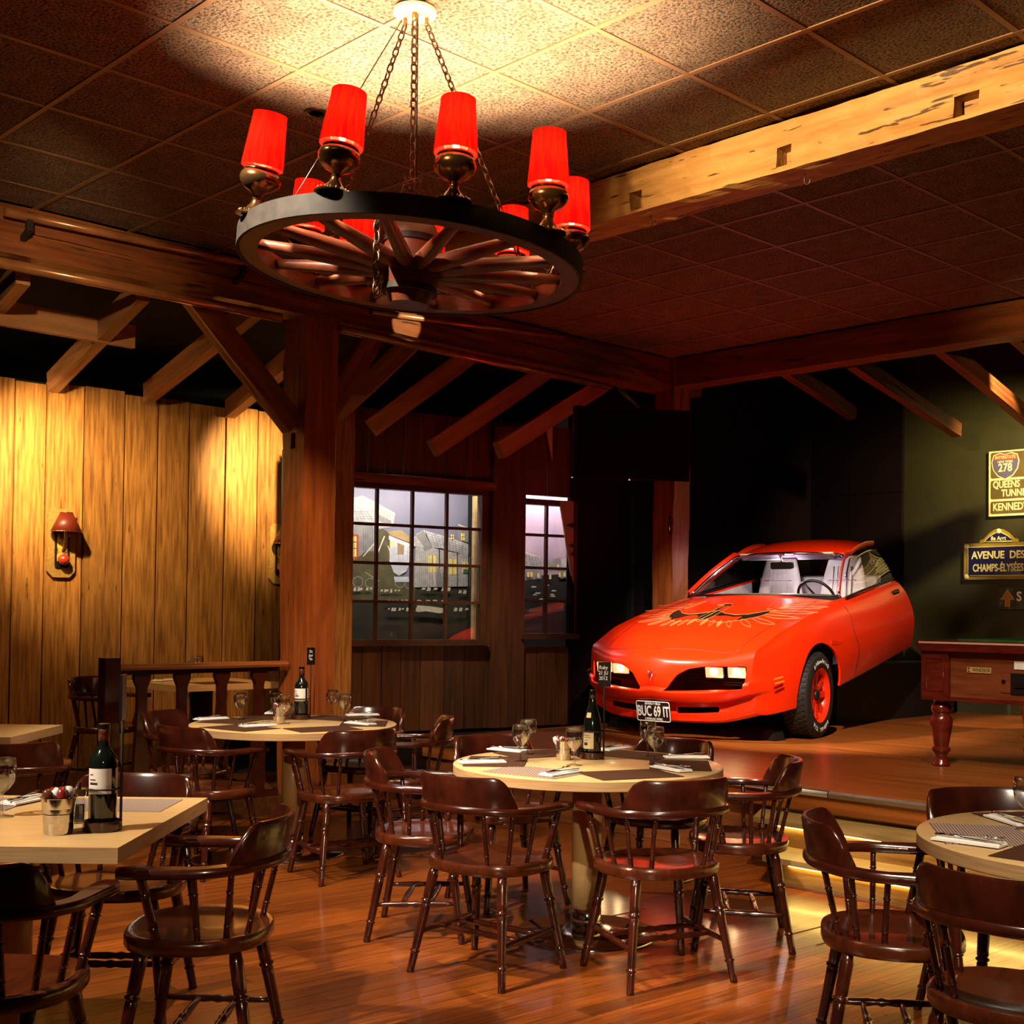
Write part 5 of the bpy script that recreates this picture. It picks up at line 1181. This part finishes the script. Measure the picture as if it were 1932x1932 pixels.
for (x0, x1, y, n) in ((655, 700, 1110, 6), (715, 752, 1113, 6), (790, 850, 1110, 5), (860, 890, 1115, 3), (725, 770, 1133, 5), (780, 840, 1133, 4), (725, 830, 1148, 14), (850, 892, 1148, 4)):
    for k in range(n):
        x = lerp(x0, x1, (k+.5)/n)+rnd.uniform(-2, 2); w = (x1-x0)/n*.36; h = rnd.uniform(2, 5.5); f([(x-w, y+h), (x-w*.4, y-h*.4), (x+w, y-h*.2), (x+w*.7, y+h)], 'lite', 'painted_moonlight')
f([(783, 1142), (810, 1144), (836, 1148), (838, 1155), (825, 1157), (800, 1153), (783, 1155)], 'lite', 'painted_moonlight')
hatch(mu, [(801, 1001), (893, 1030), (890, 1050), (815, 1034)], 6, 0, 'wall2'); hatch(mu, [(803, 1006), (893, 1033), (890, 1048), (812, 1033)], 0, 14, 'line', .25); hatch(mu, [(800, 1042), (892, 1052), (892, 1106), (800, 1108)], 0, 16, 'wall2', .3)
hatch(mu, [(690, 942), (743, 972), (742, 992), (690, 988)], 0, 9, 'wall2', .3); hatch(mu, [(655, 963), (688, 962), (704, 984), (655, 980)], 5, 7, 'line', .25); hatch(mu, [(676, 998), (704, 992), (705, 1050), (676, 1050)], 0, 7, 'line', .3); hatch(mu, [(774, 1012), (784, 1013), (798, 1031), (774, 1029)], 4, 4, 'wall2', .3)
hatch(mu, [(782, 1040), (799, 1040), (799, 1106), (782, 1106)], 0, 5, 'wall2', .3); hatch(mu, [(736, 1022), (771, 1036), (770, 1060), (738, 1055)], 3, 4, 'wall2', .3)
for x, y, r in ((748, 1100, 9), (765, 1103, 8), (668, 1098, 10), (690, 1100, 9)):
    ring_ = [(x+r*math.cos(2*math.pi*k/14), y+r*math.sin(2*math.pi*k/14)) for k in range(14)]
    for p, q in zip(ring_, ring_[1:]+ring_[:1]): f([p, q, (q[0]*.94+x*.06, q[1]*.94+y*.06), (p[0]*.94+x*.06, p[1]*.94+y*.06)], 'white', 'painted_wheel')
for a_, b_ in (((676, 1050), (702, 1020)), ((700, 1052), (716, 1012)), ((806, 1070), (812, 1106)), ((722, 1030), (730, 1050)), ((680, 1080), (705, 1096))): f([a_, (a_[0]+2.2, a_[1]+.5), (b_[0]+2.2, b_[1]+.5), b_], 'lite', 'painted_stick')
tp = bp(897, 1080, BD*.55); tag(MB().box((0, 0, 0), (.055, .05, zt1-zb1)).obj('diorama_post', P_['tan'], None, (*(W0+DW*tp[0]+ND*BD*.55), (zt1+zb1)/2), AW), 'pale board upright just inside the large window', 'board')
m2 = painted('painted_street', 'painted dusk street with lit windows behind the small window', BD, wt(948, 1150)[0], bx1, ztm, zbm, P_['sky2'])
g = lambda pts, c, n='painted_house': fill(m2, BD, pts, P_[c], name=n)
g([(940, 1090), (1110, 1080), (1110, 1290), (940, 1290)], 'dark', 'painted_ground'); g([(975, 1040), (1008, 1050), (1018, 1072), (975, 1066)], 'roof', 'painted_roof'); g([(975, 1066), (1012, 1070), (1012, 1092), (975, 1096)], 'wall2')
hatch(m2, [(977, 1042), (1008, 1051), (1017, 1071), (977, 1066)], 6, 6, 'line', .25); hatch(m2, [(1048, 1057), (1095, 1045), (1095, 1072), (1048, 1076)], 4, 0, 'line', .25)
g([(1016, 1060), (1046, 1052), (1048, 1078), (1016, 1080)], 'wall2'); g([(1048, 1056), (1095, 1044), (1095, 1072), (1048, 1076)], 'roof', 'painted_roof'); g([(1046, 1076), (1095, 1072), (1095, 1090), (1046, 1092)], 'wall2')
for x, y in ((984, 1080), (990, 1080), (1003, 1082), (1020, 1068), (1040, 1066), (1043, 1080), (1052, 1080), (1062, 1082), (1072, 1080), (1025, 1084)): g([(x, y), (x+4, y), (x+4, y+9), (x, y+9)], 'yel', 'painted_window')
for k in range(18): x = rnd.uniform(986, 1080); y = rnd.uniform(1098, 1150); g([(x, y), (x+rnd.uniform(4, 10), y+1), (x+6, y+3), (x-3, y+2.5)], 'lite', 'painted_moonlight')
# the box round the diorama and its strip lamps
dbx = empty_struct('wall_diorama', (W0.x, W0.y, 0), AW)
MB().box(((bx0+bx1)/2, BD/2+.05, ztm+.02), (bx1-bx0, BD, .03)).obj('box_top', M['unlit_black'], dbx); MB().box(((bx0+bx1)/2, BD/2+.05, zbm-.02), (bx1-bx0, BD, .03)).obj('box_floor', M['unlit_black'], dbx)
for t_ in (bx0, bx1): MB().box((t_, BD/2+.05, (ztm+zbm)/2), (.03, BD, ztm-zbm)).obj('box_side', M['unlit_black'], dbx)
MB().box((wt(946, 1150)[0], BD/2+.06, (ztm+zbm)/2), (.02, BD-.02, ztm-zbm)).obj('box_divider', M['unlit_black'], dbx)
def strip(t0, t1, y, z, p, col):
    d = bpy.data.lights.new('strip_lamp', 'AREA'); d.shape = 'RECTANGLE'; d.size = t1-t0; d.size_y = .05; d.energy = p; d.color = col
    o = bpy.data.objects.new('strip_lamp', d); C.objects.link(o); q = W0+DW*((t0+t1)/2)+ND*y; o.location = (q.x, q.y, z); tgt = W0+DW*((t0+t1)/2)+ND*BD
    o.rotation_euler = (Vector((tgt.x, tgt.y, z-.75))-o.location).to_track_quat('-Z', 'Y').to_euler(); o.rotation_euler.z = o.rotation_euler.z; return o
strip(bx0+.25, wt(925, 1150)[0], .12, ztm-.16, 15, (1, .92, .85)); strip(wt(960, 1150)[0], bx1-.3, .30, ztm-.10, 16, (1, .85, .82))
tube_t0, tube_t1 = wt(980, 1150)[0], bx1-.2
MB().lathe([(.013, 0), (.013, 1)], (tube_t0, .30, wt(1030, 946)[1]+.01), (tube_t1, .30, wt(1030, 946)[1]+.01), 10).obj('strip_tube', mat('tube_glow', (1, .9, .9), emit=(1, .85, .85), es=6), dbx)
# splintered boards where the black partition meets the window
sp_ = thing('splintered_board', 'pale splintered board leaning over the small window', 'board', (W0.x, W0.y, 0), AW)
def wpoly(pts, y0, y1): 
    q = [wt(x, y) for x, y in pts]; n = len(q); m = MB(); m.add([(a, y0, b) for a, b in q]+[(a, y1, b) for a, b in q], [tuple(range(n)), tuple(range(2*n-1, n-1, -1))]+[(k, (k+1) % n, n+(k+1) % n, n+k) for k in range(n)]); return m
wpoly([(1053, 946), (1079, 946), (1079, 1100), (1074, 1082)], -.03, -.012).obj('board', mat('pale_board', (.34, .20, .13), (.28, .15, .09), rough=.6, ns=5), sp_)
wpoly([(1027, 808), (1039, 803), (1039, 875)], -.03, -.012).obj('board', mat('pale_splinter', (.6, .5, .34), (.45, .36, .22), rough=.6, ns=5), sp_)
for x, y in ((1066, 992), (1070, 1030), (1072, 1046)): wpoly([(x, y), (1082, y-6), (1082, y+6)], -.04, -.025).obj('black_tooth', M['black'], sp_)
# ================================================================= TABLEWARE
TT = TZ+.0005
g_prof = [(.034, 0), (.034, .002), (.020, .005), (.005, .010), (.0045, .055), (.006, .066), (.020, .078), (.034, .098), (.040, .122), (.0395, .142), (.0355, .165), (.0345, .165), (.0385, .142), (.039, .122), (.033, .099), (.019, .080), (.004, .072), (0, .071)]
glass_me = MB().lathe(g_prof, n=24, cap=False).mesh('wine_glass', M['glass'])
def glass(px, py, z, label, group, s=1.0):
    p = onz(px, py, z); o = link('wine_glass', glass_me, None, (p.x, p.y, z)); o.scale = (s, s, s); return tag(o, label, 'glass', group)
for px, py, lab in ((982, 1437, 'beside the flecked mat on the car-side table'), (996, 1424, 'behind the glass by the flecked mat, car-side table'), (1083, 1444, 'in front of the bucket and bottle on the car-side table'),
                    (1222, 1428, 'below the number plate, rear one of its pair, car-side table'), (1236, 1442, 'with its foot by a napkin, below the number plate, car-side table')): glass(px, py, TT, 'stemmed wine glass '+lab, 'wine glasses on the car-side table')
for px, py, lab in ((453, 1359, 'alone on the rail side of the post-side table'), (519, 1354, 'just behind the bucket on the post-side table'), (536, 1366, 'just in front of the bucket on the post-side table'),
                    (626, 1351, 'nearest the bottle on the window side of the post-side table'), (650, 1361, 'at the end of a napkin, window side, post-side table')): glass(px, py, TT, 'stemmed wine glass '+lab, 'wine glasses on the post-side table')
glass(2, 1541, TT, 'large clear wine glass beside the napkin on the square bucket table', None, 1.12); glass(1936, 1566, TT, 'clear wine glass on the round table by the stage steps', None)
for px, py, l_ in ((362, 1283, 'nearer the handrail'), (374, 1276, 'nearer the plank wall')): glass(px, py, TT+PZ, 'wine glass on the table behind the baluster rail, the one '+l_, 'wine glasses behind the rail')
# place mats
def weave(name, c1, c2):
    m = bpy.data.materials.new(name); m.use_nodes = True; nt = m.node_tree; b = nt.nodes['Principled BSDF']; b.inputs['Roughness'].default_value = .85; b.inputs['Specular IOR Level'].default_value = .15
    tc = nt.nodes.new('ShaderNodeTexCoord'); ck = nt.nodes.new('ShaderNodeTexBrick'); ck.inputs['Scale'].default_value = 26; ck.inputs['Color1'].default_value = (*c1, 1); ck.inputs['Color2'].default_value = (*[x*.7 for x in c1], 1); ck.inputs['Mortar'].default_value = (*c2, 1)
    ck.inputs['Mortar Size'].default_value = .07; ck.inputs['Brick Width'].default_value = .5; ck.inputs['Row Height'].default_value = .25
    nt.links.new(tc.outputs['Object'], ck.inputs['Vector']); nt.links.new(ck.outputs['Color'], b.inputs['Base Color']); return m
M['matA'] = weave('woven_mat_dark', (.042, .013, .006), (.070, .028, .014)); M['matB'] = weave('woven_mat_fleck', (.06, .016, .011), (.34, .26, .22))
mat_me = [MB().box((0, 0, .001), (.37, .265, .002)).mesh('place_mat', M[k]) for k in ('matA', 'matB')]
def pmat_(x, y, ang, z, k, label, group):
    o = link('place_mat', mat_me[k], None, (x, y, z), ang); return tag(o, label, 'place mat', group)
def mats_round(T_, specs, nm):
    for i, (dx, dy, k, lab) in enumerate(specs):
        v = Vector((dx, dy)).normalized(); p = T_+v*.405
        pmat_(p.x, p.y, math.atan2(v.y, v.x)-math.pi/2, TT+.0004*i, k, ('flecked' if k else 'plain brown')+' woven place mat before the '+lab, 'place mats on the '+nm)
mats_round(T1, [(-.405, -.575, 1, 'chair at the car-side table'), (.255, -.60, 0, 'chair with the red-lit seat'), (-.70, .03, 0, 'side-on chair between the round tables'), (.66, -.06, 0, 'chair beside the stage steps'),
                (-.36, .60, 0, 'chair with the blue glint'), (.36, .54, 0, 'chair under the car bumper')], 'car-side round table')
mats_round(T2, [(-.36, -.50, 0, 'post-side chair backing on the square table'), (.39, -.58, 0, 'post-side chair backing on the car-side table'), (-.66, .20, 0, 'chair in front of the balusters'), (.66, .05, 0, 'chair below the window'),
                (.30, .60, 0, 'chair behind the post-side wine glasses'), (-.32, .62, 0, 'handrail side of the post-side table')], 'post-side round table')
mats_round(T3, [(-.66, .12, 1, 'chair before the glowing steps'), (-.50, -.54, 0, 'wide-backed chair at the stage-step table'), (-.12, .60, 0, 'chair against the steel nosing')], 'stage-step round table')
pmat_(-1.92, 4.24, 0, TT, 1, 'flecked woven place mat under the napkin on the square bucket table', None); pmat_(-1.42, 4.25, 0, TT, 1, 'flecked woven place mat behind the bottle on the square bucket table', None)
pmat_(S2.x-.25*J2.x*-1, S2.y-.25*J2.y*-1, ANG_I, TT+PZ, 0, 'brown woven place mat on the table behind the rail', None)
# napkins with fork and knife
nap_me = None
m = MB(); m.box((0, 0, .004), (.205, .072, .006)); m.box((.004, .006, .009), (.19, .055, .004)); nap_me = m.mesh('napkin', M['white'])
fk = MB(); fk.tube([(-.09, 0, .003), (-.02, 0, .004), (.035, 0, .006), (.05, 0, .010)], [.0035, .0022, .002, .004], 6)
for k in (-1.5, -.5, .5, 1.5): fk.tube([(.048, k*.003, .009), (.06, k*.0045, .007), (.095, k*.0045, .010)], .0014, 4)
fork_me = fk.mesh('fork', M['cutlery'])
kn = MB(); kn.tube([(-.10, 0, .004), (-.06, 0, .005), (-.01, 0, .004)], [.004, .0055, .003], 6); kn.add([(-.01, -.003, .003), (.06, -.009, .003), (.10, -.004, .003), (.112, .004, .003), (-.01, .003, .003), (-.01, -.003, .006), (.06, -.009, .0045), (.10, -.004, .0042), (.112, .004, .0042), (-.01, .003, .006)], [(0, 1, 2, 3, 4), (9, 8, 7, 6, 5), (0, 5, 6, 1), (1, 6, 7, 2), (2, 7, 8, 3), (3, 8, 9, 4), (4, 9, 5, 0)])
knife_me = kn.mesh('knife', M['cutlery'])
def setting(a, b, z, nm, grp):
    A = onz(*a, z); B = onz(*b, z); c = (A+B)/2; ang = math.atan2(B.y-A.y, B.x-A.x); z += .0028
    tag(link('napkin', nap_me, None, (c.x, c.y, z), ang), 'folded white napkin '+nm, 'napkin', 'napkins on the '+grp)
    q = Vector((-math.sin(ang), math.cos(ang)))
    tag(link('fork', fork_me, None, (c.x+q.x*.016, c.y+q.y*.016, z+.0125), ang+.10), 'steel fork on the napkin '+nm, 'fork', 'forks on the '+grp)
    tag(link('knife', knife_me, None, (c.x-q.x*.012, c.y-q.y*.012, z+.0115), ang-.06), 'steel knife on the napkin '+nm, 'knife', 'knives on the '+grp)
n1, n2, n3 = 'car-side table', 'post-side table', 'stage-step table'
for a, b, lab in (((868, 1441), (950, 1439), 'before the side-on chair'), ((1022, 1467), (1092, 1456), 'across the end of the flecked mat'), ((1228, 1446), (1305, 1460), 'at the foot of the paired glasses'),
                  ((1256, 1431), (1334, 1431), 'on the mat nearest the steps'), ((932, 1415), (985, 1420), 'on the window side'), ((1143, 1417), (1176, 1412), 'just behind the bottle')): setting(a, b, TT, lab+', car-side table', n1)
for a, b, lab in (((366, 1360), (430, 1356), 'on the rail side'), ((452, 1373), (520, 1369), 'at the edge before the bucket'), ((650, 1364), (710, 1370), 'at the foot of the window-side glass'), ((655, 1351), (712, 1350), 'on the mat nearest the window'), ((508, 1349), (522, 1343), 'behind the bucket')): setting(a, b, TT, lab+', post-side table', n2)
setting((8, 1522), (92, 1504), TT, 'on the square bucket table', 'square table'); setting((1768, 1584), (1890, 1600), TT, 'before the side-on chair, stage-step table', n3); setting((1872, 1541), (1940, 1562), TT, 'beside the glass on the stage-step table', n3); setting((293, 1286), (326, 1283), TT+PZ, 'on the table behind the rail', 'table behind the rail')
# wine bottles in black holders with chalk cards
def bottle(kind):
    if kind == 'bordeaux': pr = [(0, .004), (.034, .0), (.0375, .005), (.0375, .19), (.034, .208), (.022, .226), (.0150, .240), (.0140, .29), (.0155, .291), (.0155, .305), (0, .305)]
    else: pr = [(0, .004), (.038, .0), (.041, .005), (.041, .135), (.037, .165), (.028, .20), (.018, .235), (.0140, .262), (.0135, .285), (.0155, .286), (.0155, .300), (0, .300)]
    return pr
bot_me = {k: MB().lathe(bottle(k), n=28).mesh('bottle_glass', M['bottle'], 50) for k in ('bordeaux', 'burgundy')}
def arc(r, z0, z1, a0, a1, n=14): return [[(r*math.cos(lerp(a0, a1, k/n)), r*math.sin(lerp(a0, a1, k/n)), z) for k in range(n+1)] for z in (z0, z1)]
def wine(px, py, z, kind, lab, card_ang, labels, txt, rod_px, card):
    p = onz(px, py, z); d0 = -p.xy.normalized(); fa = math.atan2(d0.y, d0.x)       # towards the viewer
    h = thing('bottle_holder', 'black bottle holder with chalk card '+lab, 'bottle holder', (p.x, p.y, z), 0)
    MB().lathe([(0, 0), (.056, 0), (.057, .004), (.057, .028), (.054, .030), (.050, .030), (.049, .012), (0, .012)], n=32, cap=False).obj('coaster', M['mahog'], h, merge=True, sharp=50)
    n = 28; MB().tube([(.047*math.cos(2*math.pi*k/n), .047*math.sin(2*math.pi*k/n), .125) for k in range(n)], .0032, 6, closed=True).obj('ring', M['iron'], h)
    q = onz(rod_px, py, z)-p; q.z = 0; q = Vector((q.x, q.y, 0)); q = q.normalized()*.0535 if q.length > .001 else Vector((.05, 0, 0))
    MB().tube([q+Vector((0, 0, .01)), q+Vector((0, 0, .40))], .0042, 8).obj('rod', M['iron'], h); MB().tube([q+Vector((0, 0, .125)), q*.85+Vector((0, 0, .125))], .003, 6).obj('ring_stay', M['iron'], h)
    cw, chh = card; cm = frame(q+Vector((0, 0, .33+chh/2)), (math.cos(fa+math.pi/2+card_ang), math.sin(fa+math.pi/2+card_ang), 0), (0, 0, 1))
    cdo = MB().box((0, 0, 0), (cw, chh, .008)).obj('chalk_card', M['blackplastic'], h); cdo.matrix_local = cm
    for i, t_ in enumerate(txt): text_obj('chalk_writing', t_, cw*.40, M['chalk'], cdo, Matrix.Translation((-cw*.08, chh*(.27-.22*i), .0045)), .85, .0004, 'CENTER', .0003)
    b = thing('wine_bottle', 'dark wine bottle '+lab, 'bottle', (p.x, p.y, z+.0125), 0); b.scale = (1.10, 1.10, 1.0) if kind == 'bordeaux' else (1, 1, 1)
    link('bottle_glass', bot_me[kind], b)
    if kind == 'bordeaux':
        for (r, z0, z1, off, mt, hw) in ((.0379, .10, .175, -.35, 'label', .95), (.0379, .10, .175, 1.35, 'label', .38)):
            o = MB(); o.grid(arc(r, z0, z1, fa+off-hw, fa+off+hw)); o.obj('paper_label', M[mt], b)
        MB().lathe([(.0150, .255), (.0150, .306), (0, .3065)], n=20).obj('foil_capsule', M['foil'], b)
        for i, (w_, zz) in enumerate(((.30, .155), (.5, .14), (.65, .127), (.4, .112))):
            o = MB(); o.grid(arc(.0382, zz, zz+.0035 if i != 2 else zz+.007, fa-.35-.7, fa-.35-.7+w_, 6)); o.obj('label_print', M['ink'], b)
    else:
        o = MB(); o.grid(arc(.0414, .035, .11, fa-.45-.9, fa-.45+.6)); o.obj('paper_label', M['labelcream'], b)
        o = MB(); o.grid([[(lerp(.036, .030, t)*math.cos(a), lerp(.036, .030, t)*math.sin(a), lerp(.175, .198, t)+.001) for a in [fa-.9+.1*k for k in range(8)]] for t in (0, 1)]); o.obj('neck_label', M['labelcream'], b)
        for i, (w_, zz) in enumerate(((.8, .095), (.9, .085), (.6, .072), (.5, .05))):
            o = MB(); o.grid(arc(.0417, zz, zz+.002 if i != 3 else zz+.014, fa-.45-.6, fa-.45-.6+w_, 6)); o.obj('label_print', M['ink'], b)
        MB().lathe([(.0146, .262), (.0150, .301), (0, .3015)], n=20).obj('foil_capsule', M['bottle'], b)
    return h, b
wine(193, 1566, TT, 'bordeaux', 'beside the steel bucket on the square table', 1.42, 0, (), 236, (.085, .135))
wine(1117, 1431, TT, 'burgundy', 'with a cream label, on the car-side table', -.15, 0, ('Ruby', '21 JU', '2012'), 1150, (.058, .112))
wine(568, 1357, TT, 'bordeaux', 'with a white label, on the post-side table', .75, 0, ('Du', 'jour', 'Vin'), 592, (.060, .105))
# steel buckets of sauce sachets
M['sachet'] = [mat('sachet_red', (.20, .012, .008), rough=.25, coat=.6), mat('sachet_white', (.7, .68, .66), rough=.3, coat=.4), mat('sachet_brown', (.10, .03, .015), rough=.25, coat=.5)]
def bucket(px, py, z, lab, s=1.0, seed=1):
    p = onz(px, py, z); b = thing('steel_bucket', 'small steel bucket of sauce sachets '+lab, 'bucket', (p.x, p.y, z), 0); b.scale = (s, s, s)
    MB().lathe([(0, 0), (.040, 0), (.0415, .003), (.044, .055), (.0455, .057), (.0455, .060), (.044, .062), (.0505, .105), (.053, .107), (.053, .110), (.0495, .110), (.047, .09), (.041, .006), (0, .006)], n=36, cap=False).obj('bucket_wall', M['steel'], b, merge=True, sharp=40)
    rnd = random.Random(seed); 
    for k in range(7):
        q = 2*math.pi*k/7; o = MB().lathe([(0, 0), (.012, .002), (.016, .02), (.016, .05), (.010, .066), (0, .068)], (0, 0, 0), n=10).obj('sachet', M['sachet'][k % 3], b, (.024*math.cos(q), .024*math.sin(q), .070), (rnd.uniform(-.5, .5), rnd.uniform(-.5, .5), rnd.uniform(0, 3)))
    return b
bucket(110, 1572, TT, 'at the front of the square table', 1.0, 3); bucket(1063, 1433, TT, 'on the car-side table', .80, 4); bucket(526, 1360, TT, 'on the post-side table', .80, 5)
# pepper grinder
def grinder(px, py, z, lab, s=1.0):
    p = onz(px, py, z); g = thing('pepper_grinder', 'clear pepper grinder '+lab, 'grinder', (p.x, p.y, z), .3); g.scale = (s, s, s)
    MB().prism(rr_(.042, .042, .008), 0, .085).obj('glass_jar', M['glass'], g); MB().prism(rr_(.033, .033, .006), .004, .055).obj('peppercorns', M['ink'], g)
    MB().prism(rr_(.046, .046, .008), .085, .105).obj('grinder_head', M['steel'], g); MB().lathe([(.006, .105), (.006, .118), (.008, .12), (.0, .126)], n=10).obj('top_knob', M['blackplastic'], g)
grinder(148, 1552, TT, 'between the bucket and bottle on the square table'); grinder(1094, 1428, TT, 'behind the bucket on the car-side table', .8); grinder(550, 1356, TT, 'beside the bottle on the post-side table', .8)
